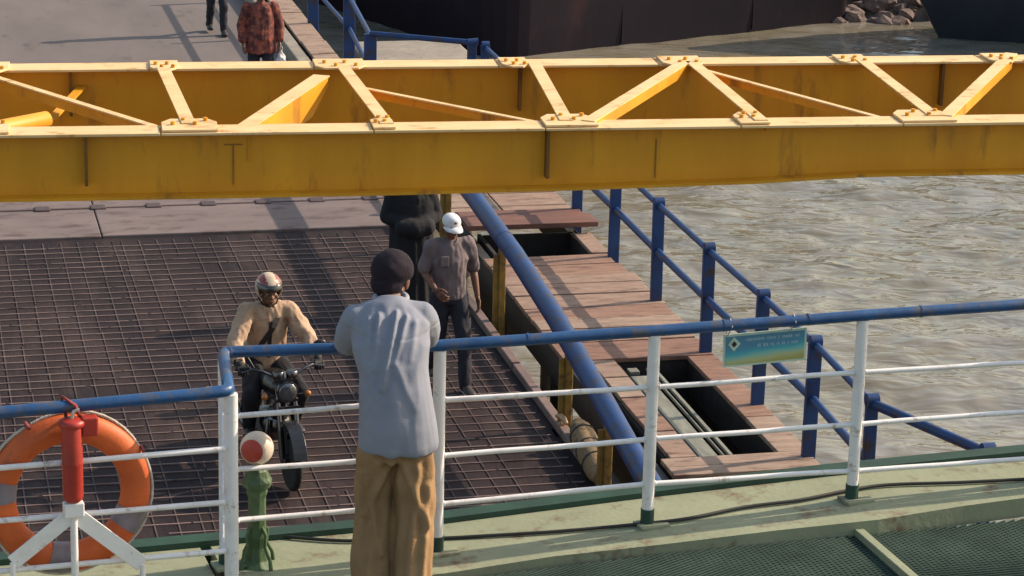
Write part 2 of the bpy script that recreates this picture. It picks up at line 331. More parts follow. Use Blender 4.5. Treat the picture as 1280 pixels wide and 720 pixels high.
# ================================================================== SETTING
WATER_Z = -2.0
def wave(x, y):
    h = 0.0
    for (l_, am, an, ph) in WAVES: h += am * math.sin((x * math.cos(an) + y * math.sin(an)) * 2 * math.pi / l_ + ph + 1.4 * math.sin(0.7 * x / l_ + 0.9 * y / l_ + ph))
    h += 0.055 * noise.noise(Vector((x * 0.8, y * 0.9, 3.1))) + 0.036 * noise.noise(Vector((x * 1.7, y * 2.2, 7.7))) + 0.022 * noise.noise(Vector((x * 4.2, y * 5.0, 1.7)))
    return h
WAVES = [(2.7, 0.016, 1.3, 0.3), (1.5, 0.010, 1.8, 1.9), (1.05, 0.008, 1.05, 4.0), (0.7, 0.005, 1.6, 2.2), (4.3, 0.016, 0.9, 5.0)]
def water():
    x0, x1, y0, y1, st = -6.0, 20.0, 19.0, 60.0, 0.11
    nx = int((x1 - x0) / st); ny = int((y1 - y0) / st); vs = []; fs = []
    for j in range(ny + 1):
        for i in range(nx + 1):
            x = x0 + i * st; y = y0 + j * st
            edge = min(i, nx - i, j, ny - j) / 12.0; calm = 1 - .7 * max(0, min(1, (y - 42) / 7)); edge = min(1, edge) * calm
            vs.append((x, y, WATER_Z + wave(x, y) * min(1, edge)))
    for j in range(ny):
        for i in range(nx):
            a = j * (nx + 1) + i; fs.append((a, a + 1, a + nx + 2, a + nx + 1))
    k = len(vs); B = 900
    vs += [(-B, -B, WATER_Z), (B, -B, WATER_Z), (B, B, WATER_Z), (-B, B, WATER_Z), (x0, y0, WATER_Z), (x1 - (x1 - x0 - nx * st), y0, WATER_Z), (x0 + nx * st, y0 + ny * st, WATER_Z), (x0, y0 + ny * st, WATER_Z)]
    fs += [(k, k + 1, k + 5, k + 4), (k + 1, k + 2, k + 6, k + 5), (k + 2, k + 3, k + 7, k + 6), (k + 3, k, k + 4, k + 7)]
    me = bpy.data.meshes.new('water'); me.from_pydata(vs, [], fs); me.polygons.foreach_set('use_smooth', [True] * len(fs)); me.update()
    structure('water', me, 'water')
water()

def shore():
    xs = [-400, -120, -50, -20] + [-10 + i * 1.0 for i in range(36)] + [40, 90, 200, 500]
    ys = [54.6, 55.2, 55.8, 56.6, 57.6, 59.0, 61.5, 66, 75, 100, 200, 700]; zs = [-2.5, -2.0, -1.55, -1.1, -.6, -.1, .3, .45, .5, .5, .5, .5]
    mb = MB(); vs = [(x, y + 0.5 * noise.noise(Vector((x * .3, y * .2, 0))), z + 0.12 * noise.noise(Vector((x * .8, y, 5)))) for y, z in zip(ys, zs) for x in xs]
    n = len(xs); mb.add(vs, [(j * n + i, j * n + i + 1, (j + 1) * n + i + 1, (j + 1) * n + i) for j in range(len(ys) - 1) for i in range(n - 1)], True)
    sh = structure('shore', mb, 'shore')
    protos = []
    for k in range(7):
        bm = bmesh.new(); bmesh.ops.create_icosphere(bm, subdivisions=2, radius=1)
        for v in bm.verts:
            d = 1 + 0.55 * noise.noise(v.co * 1.1 + Vector((k * 9.1, 0, 0))) + 0.2 * noise.noise(v.co * 3 + Vector((k * 5, 1, 0)))
            v.co = Vector((v.co.x * 1.15, v.co.y * 0.95, v.co.z * 0.75)) * d
        me = bpy.data.meshes.new('rock'); bm.to_mesh(me); bm.free(); me.materials.append(MATS['rock']); protos.append(me)
    rr = random.Random(3)
    for k in range(210):
        x = rr.uniform(5.5, 12.5); t = rr.random(); y = 54.7 + 3.6 * t; z = -2.1 + 0.52 * (y - 54.7)
        o = bpy.data.objects.new('rock', protos[k % 7]); COL.objects.link(o); o.parent = sh
        s_ = rr.uniform(0.10, 0.30); o.scale = (s_, s_, s_); o.location = (x, y, z); o.rotation_euler = (rr.uniform(-.4, .4), rr.uniform(-.4, .4), rr.uniform(0, 6))
shore()

# ------------------------------------------------------------------ vessels behind
def barge():
    c0 = atz(612, 75, WATER_Z); d1 = (atz(1062, 26, WATER_Z) - c0); L = d1.length; ang = math.atan2(d1.y, d1.x)
    t = local_thing('moored_barge', 'dark purple steel barge moored beyond the walkway, rust streaked side', 'barge', (c0.x, c0.y, WATER_Z), ang)
    W_, H_ = 8.0, 3.2
    def outline(off, z):
        pts = []
        for cx, cy, a0 in ((0.9 + 0, 0.9, 180), (L - .25, .25, 270), (L - .25, W_ - .25, 0), (.9, W_ - .9, 90)):
            r_ = 0.9 if cx < 2 else 0.25
            for k in range(7):
                a = R(a0 + 90 * k / 6); pts.append((cx + (r_ + off) * math.cos(a), cy + (r_ + off) * math.sin(a), z))
        return pts
    mb = MB(); zs = [(-.8, -0.2), (0, 0), (.5, 0.02), (1.6, 0.05), (H_, 0.1)]; rings = [outline(o, z) for z, o in zs]; n = len(rings[0])
    mb.add([p for r_ in rings for p in r_], [(i * n + k, i * n + (k + 1) % n, (i + 1) * n + (k + 1) % n, (i + 1) * n + k) for i in range(len(rings) - 1) for k in range(n)])
    mb.add(rings[-1], [tuple(range(n))]); mb.add(rings[0], [tuple(range(n))[::-1]])
    t.part('hull', mb, 'hull_dark')
    for z in (1.9,):
        m2 = MB(); m2.tube([Vector(p) for p in outline(0.05, z)] + [Vector(outline(0.05, z)[0])], 0.06, 8); t.part('rubbing_strake', m2, 'hull_dark')
    for k in range(2):
        m2 = MB(); x = 3.1 + k * 3.3; m2.b2((x, -0.03, .05), (x + .03, 0.02, H_ - .3)); t.part('frame_rib', m2, 'hull_dark')
    m2 = MB(); m2.b2((2.5, 3, H_), (6.5, 6, H_ + 2.2)); t.part('deckhouse', m2, 'hull_dark', bevel=.05)
barge()
def boat():
    c0 = atz(1206, 68, WATER_Z)
    t = local_thing('moored_boat', 'dark blue boat hull with raked bow, moored beside the rocky shore', 'boat', (c0.x, c0.y, WATER_Z), R(8))
    L, B = 14.0, 3.6
    def ring(z, fl):
        pts = []
        N = 14
        for k in range(N + 1):
            s_ = k / N; x = -fl * 1.0 + s_ * (L + fl); hb = B / 2 * (0.04 + 0.96 * math.sin(min(1, s_ * 2.2) * math.pi / 2)) * (1 + .12 * fl)
            pts.append((x, -hb, z))
        return pts + [(x, -y, z) for x, y, z in reversed(pts)]
    zs = [(-.6, -.3), (0, 0), (.5, .3), (1.1, .62), (1.9, 1.0), (2.6, 1.25)]; rings = [ring(z, f_) for z, f_ in zs]; n = len(rings[0])
    mb = MB(); mb.add([(x, y + B / 2, z) for r_ in rings for x, y, z in r_], [(i * n + k, i * n + (k + 1) % n, (i + 1) * n + (k + 1) % n, (i + 1) * n + k) for i in range(len(rings) - 1) for k in range(n)], False)
    mb.add([(x, y + B / 2, z - .25) for x, y, z in rings[-1]], [tuple(range(n))])
    t.part('hull', mb, 'hull_blue')
    m2 = MB(); m2.tube([(x, y + B / 2, 1.35) for x, y, z in ring(1.35, .78)[:15]], .06, 8); t.part('rubbing_strake', m2, 'hull_blue')
    m2 = MB(); m2.b2((6, .7, 2.2), (11.5, 2.9, 4.2)); t.part('cabin', m2, 'hull_blue', bevel=.05)
boat()

# ------------------------------------------------------------------ ramp bridge
def bridge():
    t = Thing('ramp_bridge', 'long steel ramp bridge with dark ribbed lower deck leading up to the pale roadway', 'bridge', (2.3, 24, 0), 'bridge')
    uL, uR = -1.4, 5.72
    m = MB(); m.b2((uL, 11.9, -.30), (uR, 29.37, 0)); t.part('ramp_deck', m, 'deck_brown')
    m = MB(); rr = random.Random(5)
    v = 12.2
    while v < 29.2:
        u = uL + .05
        while u < uR - .1:                                      # each transverse bar laid in welded lengths
            ln = min(rr.uniform(0.8, 2.2), uR - .05 - u)
            if rr.random() > 0.03:
                m.box((u + ln / 2, v + rr.uniform(-.006, .006), .002 + rr.uniform(0, .002)), (ln - rr.uniform(.01, .05), .017, .014), rr.uniform(-.004, .004))
            u += ln
        v += 0.205
    t.part('tread_bars', m, 'tread', stuff=True); m = MB()
    u = uL + .1; k = 0
    while u < uR - .06:
        v = 12.0
        while v < 29.2:
            ln = min(rr.uniform(1.2, 3.0), 29.25 - v)
            if rr.random() > 0.06: m.box((u + rr.uniform(-.008, .008), v + ln / 2, .000 + rr.uniform(0, .002)), (.012, ln - .03, .013), rr.uniform(-.003, .003))
            v += ln
        u += (0.2, .2, .2, .09, .2, .2, .2, .2)[k % 8]; k += 1
    t.part('tread_bars', m, 'tread_long', stuff=True)
    # hinged apron: two rows of pale plates with hinge blocks between
    u = uL; k = 0
    while u < uR - .1:
        wd = min(3.57, uR - u)
        m = MB(); m.b2((u + .006, 29.39, -.2), (u + wd - .006, 30.62, .03 + .004 * (k % 2))); t.part('apron_plate', m, 'apron', bevel=.012)
        m = MB(); m.b2((u + .006, 30.68, -.2), (u + wd - .006, 31.75, .035 - .004 * (k % 2))); t.part('apron_plate', m, 'apron', bevel=.012)
        u += wd; k += 1
    m = MB(); m.b2((uL, 29.3, -.35), (uR, 31.8, -.1)); t.part('apron_support', m, 'hinge')
    for k in range(11):
        m = MB(); c = uL + .35 + k * .655; m.b2((c - .09, 30.56, -.05), (c + .09, 30.74, .05)); t.part('hinge_block', m, 'hinge', bevel=.01)
    m = MB(); m.tube([(uL, 30.65, .02), (uR, 30.65, .02)], .022, 8); t.part('hinge_pin', m, 'hinge')
    m = MB(); m.b2((uL, 31.8, -.4), (uR + .1, 60, .03)); t.part('roadway', m, 'concrete_road')
    # right kerb strip in welded lengths, side girder below
    v = 12.0
    while v < 29.0:
        m = MB(); m.b2((uR + .01, v, -.2), (uR + .10, v + 2.35, .07)); t.part('kerb_strip', m, 'tread', bevel=.01); v += 2.4
    m = MB(); m.b2((uR + .02, 31.8, 0), (uR + .22, 60, .22)); t.part('road_kerb', m, 'concrete', bevel=.02)
    for uu in (uL + .2, 2.2, uR - .25):
        m = MB(); m.b2((uu - .1, 12, -1.1), (uu + .1, 60, -.301)); t.part('side_girder', m, 'steel_dark')
    return t
bridge()

def guard_pipe(du, label):
    pts = [(5.66, 18.2, .64), (5.68, 19.15, .70), (5.76, 21.0, .82), (5.84, 22.7, .90), (5.91, 24.7, .96), (5.95, 26.75, 1.0), (6.0, 30, 1.02), (6.0, 33.2, 1.02)]
    if du: pts = [(5.75 - u - 1.8 , v, z) for u, v, z in pts]
    t = Thing('guard_pipe', label, 'guard rail', (pts[0][0], pts[0][1], 0), 'bridge')
    m = MB(); fine = []
    for i in range(len(pts) - 1):
        for k in range(4): fine.append(Vector(pts[i]).lerp(Vector(pts[i + 1]), k / 4))
    fine.append(Vector(pts[-1])); m.tube(fine, .095, 20); p = t.part('pipe', m, 'blue_paint')
    for k in (17,):
        m = MB(); a = fine[k]; b_ = fine[k + 1]; d = (b_ - a).normalized() * .006; m.tube([a - d, a + d], .0975, 20); t.part('pipe_collar', m, 'blue_paint', p)
    for v in (20.5, 22.2, 25.4, 28.4, 31.4):
        q = min(fine, key=lambda f_: abs(f_.y - v)); sgn = -1 if du else 1
        u = q.x + .02 * sgn
        m = MB(); m.b2((u - .035, v - .04, -.35), (u + .035, v + .04, q.z - .08)); po = t.part('post', m, 'yellow_post', bevel=.01)
        m = MB(); m.b2((u - .09, v - .012, -.35), (u - .037, v + .012, q.z - .2)); t.part('stiffener', m, 'yellow_post', po)
        m = MB(); m.b2((u - .16, v - .1, -.39), (u + .16, v + .1, -.352)); t.part('base_plate', m, 'hinge', po)
guard_pipe(0, 'thick blue guard pipe on yellow posts between ramp deck and plank walkway')
guard_pipe(1, 'thick blue guard pipe along the ramp side away from the plank walkway')

# ------------------------------------------------------------------ plank walkway
WZ = 0.25
def walkway():
    t = Thing('plank_walkway', 'brown plank walkway with open hatches beside the blue guard pipe', 'walkway', (6.9, 26, 0), 'bridge')
    rr = random.Random(11)
    uA, uB = 6.12, 7.62
    def plank(u0, v0, u1, v1, z=WZ, m=None, tilt=0.0, th=.045):
        mb = MB(); c = Vector(((u0 + u1) / 2, (v0 + v1) / 2, z - th / 2)); a = rr.uniform(-.006, .006)
        ax0 = Vector((math.cos(a), math.sin(a), tilt + rr.uniform(-.004, .004))).normalized(); ax1 = Vector((-math.sin(a), math.cos(a), rr.uniform(-.01, .01))).normalized()
        mb.box(c, (u1 - u0, v1 - v0, th), ax=(ax0, ax1, ax0.cross(ax1)))
        return t.part('plank', mb, m or 'plank%d' % rr.randrange(4), bevel=.006)
    # support beams
    for u in (6.2, 7.42):
        m = MB(); m.b2((u - .05, 18.3, -.15), (u + .05, 34.4, WZ - .06)); t.part('support_beam', m, 'steel_dark')
    # near end border planks
    plank(uA + .15, 20.20, 7.60, 20.40); plank(uA + .15, 20.41, 7.60, 20.62)
    plank(6.0, 18.6, 7.60, 19.2, z=WZ - .1); plank(6.0, 19.21, 7.60, 19.75, z=WZ - .1)
    # big hatch 20.62 .. 23.40
    for v0, v1 in ((20.63, 21.3), (21.32, 22.25), (22.27, 22.85), (22.87, 23.38)): plank(6.36, v0, 6.60, v1)
    for v0, v1 in ((20.63, 21.55), (21.57, 22.6), (22.62, 23.38)): plank(7.34, v0, 7.62, v1)
    for u0, u1, v0, v1, z, mm in ((6.61, 6.635, 20.63, 23.3, WZ - .03, 'steel_dark'), (6.66, 6.83, 20.72, 23.0, WZ - .05, 'grey_bar'), (6.87, 6.885, 20.7, 23.2, WZ - .04, 'grey_bar'), (6.92, 6.955, 20.7, 23.25, WZ - .03, 'grey_bar')):
        m = MB(); m.b2((u0, v0, z - .03), (u1, v1, z)); t.part('hatch_bar', m, mm, bevel=.004)
    for u0, u1 in ((6.45, 6.62), (6.70, 6.80)):
        m = MB(); m.b2((u0, 23.16, WZ - .10), (u1, 23.28, WZ - .06)); t.part('hatch_block', m, 'grey_bar', bevel=.006)
    m = MB(); m.b2((6.3, 20.3, -.75), (7.5, 23.5, -.68)); t.part('hatch_pan', m, 'steel_dark')
    for u in (6.36, 7.44):
        m = MB(); m.b2((u - .02, 20.4, -.68), (u + .02, 23.5, WZ - .055)); t.part('hatch_side', m, 'steel_dark')
    for v in (20.42, 23.46):
        m = MB(); m.b2((6.39, v - .02, -.66), (7.41, v + .02, WZ - .055)); t.part('hatch_side', m, 'steel_dark')
    # middle planks 23.4 .. 27.1
    v = 23.42
    for wd, gap, uL, uR in ((.55, .012, 0, 0), (.42, .008, 0, -.02), (.32, .02, .0, .01), (.40, .010, 0, 0), (.42, .055, 0, .02), (.36, .012, 0, -.01), (.30, .008, 0, 0), (.38, .03, 0, -.06), (.36, .012, 0, -.10)):
        plank(uA + uL, v, uB + uR, v + wd, z=WZ + rr.uniform(-.006, .006)); v += wd + gap
    # small hatch 27.1 .. 28.0 with a raised plank behind
    plank(7.36, 27.15, 7.56, 27.95, m='plank1')
    plank(uA, 27.92, uB + .02, 28.30, z=WZ + .14, m='plank_raised', th=.06)
    plank(uA, 28.30, uB - .04, 28.62, z=WZ + .12, m='plank_raised', th=.05)
    m = MB(); m.b2((6.3, 26.9, -.7), (7.5, 28.3, -.63)); t.part('hatch_pan', m, 'steel_dark')
    for u in (6.34, 7.46):
        m = MB(); m.b2((u - .02, 26.95, -.63), (u + .02, 28.3, WZ - .06)); t.part('hatch_side', m, 'steel_dark')
    m = MB(); m.b2((6.37, 26.95, -.62), (7.43, 26.99, WZ - .06)); t.part('hatch_side', m, 'steel_dark')
    m = MB(); m.b2((6.37, 28.2, -.62), (7.43, 28.24, WZ - .06)); t.part('hatch_side', m, 'steel_dark')
    m = MB(); m.b2((6.86, 27.45, -.05), (6.92, 27.5, .12)); t.part('hatch_peg', m, 'white_paint', bevel=.008)
    v = 28.64
    while v < 34.2:
        wd = rr.choice((.5, .6, .42)); plank(uA, v, 6.78, v + wd, m='plank3'); plank(6.80, v + .01, uB, v + wd, m='plank%d' % rr.randrange(4)); v += wd + .012
    v = 34.4
    while v < 45:                                                # narrower walkway going on to the quay
        wd = rr.choice((1.0, 1.3, .8)); plank(5.98, v, 6.36, v + wd, z=WZ + rr.uniform(-.01, .01), m='plank3'); v += wd + .03
    for u in (6.02, 6.32):
        m = MB(); m.b2((u - .03, 34.4, -.2), (u + .03, 45, WZ - .06)); t.part('support_beam', m, 'steel_dark')
    for v in (19, 24, 29, 34, 39, 44):
        m = MB(); u0 = 6.25 if v < 34.2 else 6.05; u1 = 7.4 if v < 34.2 else 6.3; m.tube([(u0, v, -4), (u0, v, -.15)], .12, 12); m.tube([(u1, v, -4), (u1, v, -.15)], .12, 12) if u1 > 7 else None; t.part('pile', m, 'steel_dark')
walkway()

def walkway_railing():
    t = Thing('walkway_railing', 'blue steel railing with flat posts along the plank walkway over the water', 'railing', (7.56, 26, 0), 'bridge')
    H = 1.05
    vs = [18.85 + 1.62 * k for k in range(1, 10)]
    vs = [20.47, 21.89, 23.50, 25.26, 26.97, 28.6, 30.2, 31.8, 33.6]
    lean = random.Random(2)
    tops = []
    for v in vs:
        m = MB(); dx = lean.uniform(-.012, .012)
        m.prism([(7.50, v - .03, -.05), (7.62, v - .03, -.05), (7.62, v + .03, -.05), (7.50, v + .03, -.05)], (dx, 0, WZ + H + .05))
        po = t.part('post', m, 'blue_paint', bevel=.008); tops.append(Vector((7.56 + dx, v, WZ + H)))
        m = MB(); m.tube([(7.56 + dx - .05, v, WZ + H), (7.56 + dx + .05, v, WZ + H)], .055, 12); t.part('post_cap', m, 'blue_paint', po)
    corner = Vector((7.50, 18.9, WZ + H)); endp = uvz(1235, 562, WZ + H)
    for p, nm in ((corner, 'post'), (endp, 'post')):
        m = MB(); m.b2((p.x - .05, p.y - .03, -2.6), (p.x + .05, p.y + .03, p.z)); po = t.part('post', m, 'blue_paint', bevel=.008)
        m = MB(); m.tube([(p.x - .05, p.y, p.z), (p.x + .05, p.y, p.z)], .055, 12); t.part('post_cap', m, 'blue_paint', po)
    m = MB(); m.tube([corner - Vector((0, 0, .03))] + [q - Vector((0, 0, .03)) for q in tops], .032, 12); t.part('top_rail', m, 'blue_paint')
    m = MB(); m.tube([Vector((7.5, 18.9, WZ + .52))] + [Vector((q.x, q.y, WZ + .53)) for q in tops], .038, 12); t.part('mid_rail', m, 'blue_paint')
    m = MB(); m.tube([corner - Vector((0, 0, .03)), endp - Vector((0, 0, .03))], .042, 12); t.part('end_rail', m, 'blue_paint')
    a = uvz(463, 42, WZ + H); b_ = uvz(590, 53, WZ + H)
    m = MB(); m.tube([a, b_], .038, 12); t.part('cross_rail', m, 'blue_paint')
    m = MB(); m.tube([a - Vector((0, 0, .52)), b_ - Vector((0, 0, .52))], .03, 12); t.part('cross_rail', m, 'blue_paint')
    m = MB(); m.b2((b_.x - .06, b_.y - .03, -.05), (b_.x + .06, b_.y + .03, b_.z + .02)); po = t.part('post', m, 'blue_paint', bevel=.008)
    m = MB(); m.tube([(b_.x - .06, b_.y, b_.z), (b_.x + .08, b_.y, b_.z + .01)], .05, 12); t.part('post_cap', m, 'blue_paint', po)
    u = 6.40
    vv = [a.y, 37.5, 40.9, 44.2]
    for k, v in enumerate(vv):
        uu = a.x if k == 0 else u
        m = MB(); m.b2((uu - .085, v - .03, -.05), (uu + .085, v + .03, WZ + H + (.0 if k == 0 else .08))); t.part('post', m, 'blue_paint', bevel=.008)
    for z, r_ in ((WZ + H - .03, .035), (WZ + .56, .032)):
        m = MB(); m.tube([(a.x, a.y, z), (u, 37.5, z), (u, 40.9, z), (u, 44.2, z)], r_, 12); t.part('long_rail', m, 'blue_paint')
walkway_railing()

def dolphin():
    t = Thing('mooring_dolphin', 'pale concrete mooring block standing in the water behind the blue cross rail', 'mooring block', (7.9, 38.4, -2), 'bridge')
    m = MB(); m.b2((6.75, 37.0, -.8), (8.45, 39.6, .2)); t.part('cap_block', m, 'concrete', bevel=.05)
    for u, v in ((7.1, 37.4), (8.1, 37.4), (7.1, 39.2), (8.1, 39.2)):
        m = MB(); m.tube([(u, v, -4), (u, v, -.8)], .22, 16); t.part('pile', m, 'steel_dark')
dolphin()

# fender and fittings lying in the gap by the guard pipe
def fender():
    p = uvz(735, 575, .12)
    t = Thing('rolled_fender', 'worn tan rolled fender wedged under the blue guard pipe by the ramp edge', 'fender', (p.x, p.y, -.1), 'bridge')
    a = uvz(722, 530, .15); b_ = uvz(752, 598, .1)
    m = MB(); q = [a.lerp(b_, k / 8) for k in range(9)]; m.tube(q, [.06, .10, .115, .12, .12, .12, .118, .11, .07], 16); t.part('roll', m, 'fender_tan')
    for k in (2, 4, 6):
        m = MB(); m.tube([q[k] - Vector((0, .012, 0)), q[k] + Vector((0, .012, 0))], .125, 16); t.part('binding', m, 'steel_dark')
    m = MB(); m.b2((p.x - .3, p.y - .9, -.16), (p.x + .3, p.y + 1.0, -.10)); t.part('tray', m, 'steel_dark')
    c = uvz(702, 525, .12)
    t2 = Thing('deck_cleat', 'small shiny metal cleat beside the yellow post at ramp edge', 'cleat', (c.x, c.y, 0.0), 'bridge')
    m = MB(); m.b2((c.x - .03, c.y - .03, -.0), (c.x + .03, c.y + .03, .1)); t2.part('stem', m, 'brass', bevel=.01)
    m = MB(); m.tube([(c.x - .02, c.y + .12, .12), (c.x, c.y + .04, .14), (c.x + .01, c.y - .04, .14), (c.x + .02, c.y - .12, .12)], [.015, .03, .03, .015], 10); t2.part('horn', m, 'brass')
    m = MB(); m.b2((c.x - .07, c.y - .1, -.35), (c.x + .07, c.y + .1, 0)); t2.part('foot', m, 'hinge')
fender()

# ------------------------------------------------------------------ yellow gantry cross girder
def gantry():
    ZT = 4.86
    N0, N1, F0, F1 = atz(0, 164, ZT), atz(1280, 147.5, ZT), atz(0, 85.5, ZT), atz(1280, 70, ZT)
    d = (N1 - N0).normalized(); ang = math.atan2(d.y, d.x); q = Vector((-d.y, d.x, 0)); o = (N0 + N1) / 2; o.z = 0
    t = local_thing('gantry_crossbeam', 'yellow steel twin girder gantry crossbeam with lattice bracing over the ramp', 'gantry', (o.x, o.y, -2), ang)
    ZT += 2
    def G(px, py, dz=0.0):
        p = atz(px, py, ZT - 2 + dz); return Vector(((p - o).dot(d), (p - o).dot(q), ZT + dz))
    yF = (G(0, 85.5).y + G(1280, 70).y) / 2
    XL, XR = -6.5, 7.2
    FWD = .20
    rr = random.Random(8)
    for yc, nm in ((0.0, 'near'), (yF, 'far')):
        # flange in lengths between splice plates
        if nm == 'near': cuts = [XL] + [G(x, 160).x for x in (-190, 200, 466, 682, 930, 1137, 1400)] + [XR]
        else: cuts = [XL] + [G(x, 82).x for x in (-60, 186, 392, 624, 826, 1050, 1240)] + [XR]
        for a, b_ in zip(cuts[:-1], cuts[1:]):
            m = MB(); m.b2((a + .004, yc - FWD / 2, ZT - .016), (b_ - .004, yc + FWD / 2, ZT + rr.uniform(-.002, .0))); t.part('top_flange', m, 'yellow_sunlit', bevel=.003)
        if nm == 'near':
            bt = [(XL, -.352), (G(480, 160).x, -.348), (G(720, 160).x, -.338), (G(950, 160).x, -.318), (G(1090, 160).x, -.290), (G(1130, 160).x, -.288), (XR, -.296)]
        else: bt = [(XL, -.40), (XR, -.40)]
        poly = [(XL, yc - .006, ZT - .017)] + [(XR, yc - .006, ZT - .017)] + [(x, yc - .006, ZT + z) for x, z in reversed(bt)]
        m = MB(); m.prism(poly[::-1], (0, .012, 0)); t.part('web', m, 'yellow_paint')
        for (xa, za), (xb, zb) in zip(bt[:-1], bt[1:]):
            m = MB(); m.bar((xa, yc, ZT + za - .008), (xb, yc, ZT + zb - .008), .19, .016); t.part('bottom_flange', m, 'yellow_paint')
        # web stiffeners
        for px, dep in (((108, .07), (718, .07), (-260, .07), (1420, .07)) if nm == 'near' else ((88, .06), (650, .06), (1185, .06))):
            x = G(px, 200 if nm == 'near' else 118).x if nm == 'near' else G(px, 78).x
            m = MB(); m.b2((x - .010, yc - .006 - dep, ZT - .29), (x + .007, yc - .0065, ZT - .018)); t.part('stiffener', m, 'yellow_shaded')
        if nm == 'near':
            for px in (292, 830):
                x = G(px, 163).x; m = MB(); m.b2((x - .004, yc - .011, ZT - .31), (x + .004, yc - .0065, ZT - .09)); t.part('weld_seam', m, 'yellow_seam')
            x = G(292, 163).x; m = MB(); m.b2((x - .05, yc - .010, ZT - .092), (x + .05, yc - .0065, ZT - .084)); t.part('weld_seam', m, 'yellow_seam')
    # gussets
    def gusset(px0, px1, py, side):
        a = G(px0, py); b_ = G(px1, py); y0 = 0.0 if side == 'n' else yF; s_ = 1 if side == 'n' else -1
        pts = [(a.x, y0 - s_ * .085), (b_.x, y0 - s_ * .085), (b_.x, y0 + s_ * .11), (b_.x - .05, y0 + s_ * .19), (a.x + .05, y0 + s_ * .19), (a.x, y0 + s_ * .11)]
        m = MB(); m.prism([(x, y, ZT + .002) for x, y in (pts if s_ > 0 else pts[::-1])], (0, 0, .012)); g = t.part('gusset_plate', m, 'yellow_sunlit', bevel=.002)
        for k in range(4):
            u = a.x + (b_.x - a.x) * (.2 + .2 * k); m = MB(); m.tube([(u, y0 + s_ * (.13 if k % 2 else .04), ZT + .014), (u, y0 + s_ * (.13 if k % 2 else .04), ZT + .032)], .013, 6); t.part('bolt', m, 'yellow_paint', g)
    for a, b_ in ((-30, 12), (202, 272), (466, 494), (683, 750), (930, 968), (1137, 1207)): gusset(a, b_, 160, 'n')
    for a, b_ in ((-30, 12), (187, 222), (392, 455), (626, 660), (828, 880), (1052, 1090), (1242, 1275)): gusset(a, b_, 80, 'f')
    # bracing: angle bars on the gussets
    V3 = lambda x, y, z: Vector((x, y, z))
    def angle(p0, p1, wd, leg, side=1, dz=.016, name='brace'):
        a = G(*p0); b_ = G(*p1); a.z += dz; b_.z += dz; dd = (b_ - a).normalized(); sx = Vector((dd.y, -dd.x, 0)) * side
        if side * 1 and sx.x < 0 and side > 0: sx = -sx
        m = MB(); m.bar(a, b_, wd, .008)
        br = t.part(name, m, 'yellow_sunlit'); m = MB()
        off = sx * (wd / 2 - .004)
        if name == 'deep_brace': m.prism([a + off + (b_ - a) * .03, b_ + off, b_ + off - V3(0, 0, leg), a + off + (b_ - a) * .24 - V3(0, 0, leg), a + off + (b_ - a) * .03 - V3(0, 0, leg * .3)], sx * .008)
        else: m.bar(a + off - Vector((0, 0, leg / 2 + .004)), b_ + off - Vector((0, 0, leg / 2 + .004)), .008, leg)
        t.part('brace_leg', m, 'yellow_paint', br)
    angle((204, 88), (236, 158), .075, .06)
    angle((430, 88), (484, 158), .075, .06)
    angle((668, 82), (708, 154), .075, .06)
    angle((856, 80), (735, 155), .075, .06)
    angle((864, 80), (952, 154), .075, .06)
    angle((1072, 74), (1168, 148), .075, .06)
    angle((1264, 70), (1182, 148), .075, .06)
    angle((-6, 92), (214, 160), .045, .07, dz=-.02)
    angle((455, 104), (700, 152), .035, .05, dz=-.03)
    angle((882, 84), (1120, 148), .035, .05, dz=-.02)
    angle((402, 92), (300, 160), .10, .17, dz=-.012, name='deep_brace')
    angle((-190, 160), (-330, 84), .075, .06); angle((-120, 84), (-185, 160), .075, .06)
    angle((1290, 74), (1400, 150), .075, .06)
    # tubular stay between the girders at the left
    a = G(-60, 150); b_ = G(58, 128); a.z -= .10; b_.z -= .10
    m = MB(); m.tube([a, b_, b_ + (b_ - a).normalized() * .012], [.05, .05, .035], 14); st = t.part('stay_tube', m, 'yellow_paint')
    m = MB(); m.bar(b_ - Vector((0, 0, .02)), Vector((b_.x + .2, yF - .01, b_.z - .02)), .05, .012); t.part('stay_lug', m, 'yellow_paint', st)
    # portal legs outside the view
    for x in (XL + .3, XR - .3):
        for y in (0.0, yF):
            m = MB(); m.b2((x - .15, y - .15, -1.5), (x + .15, y + .15, ZT - .43)); t.part('portal_leg', m, 'yellow_paint')
        m = MB(); m.b2((x - .05, .0, ZT - .36), (x + .05, yF, ZT - .06)); t.part('end_tie', m, 'yellow_paint')
gantry()

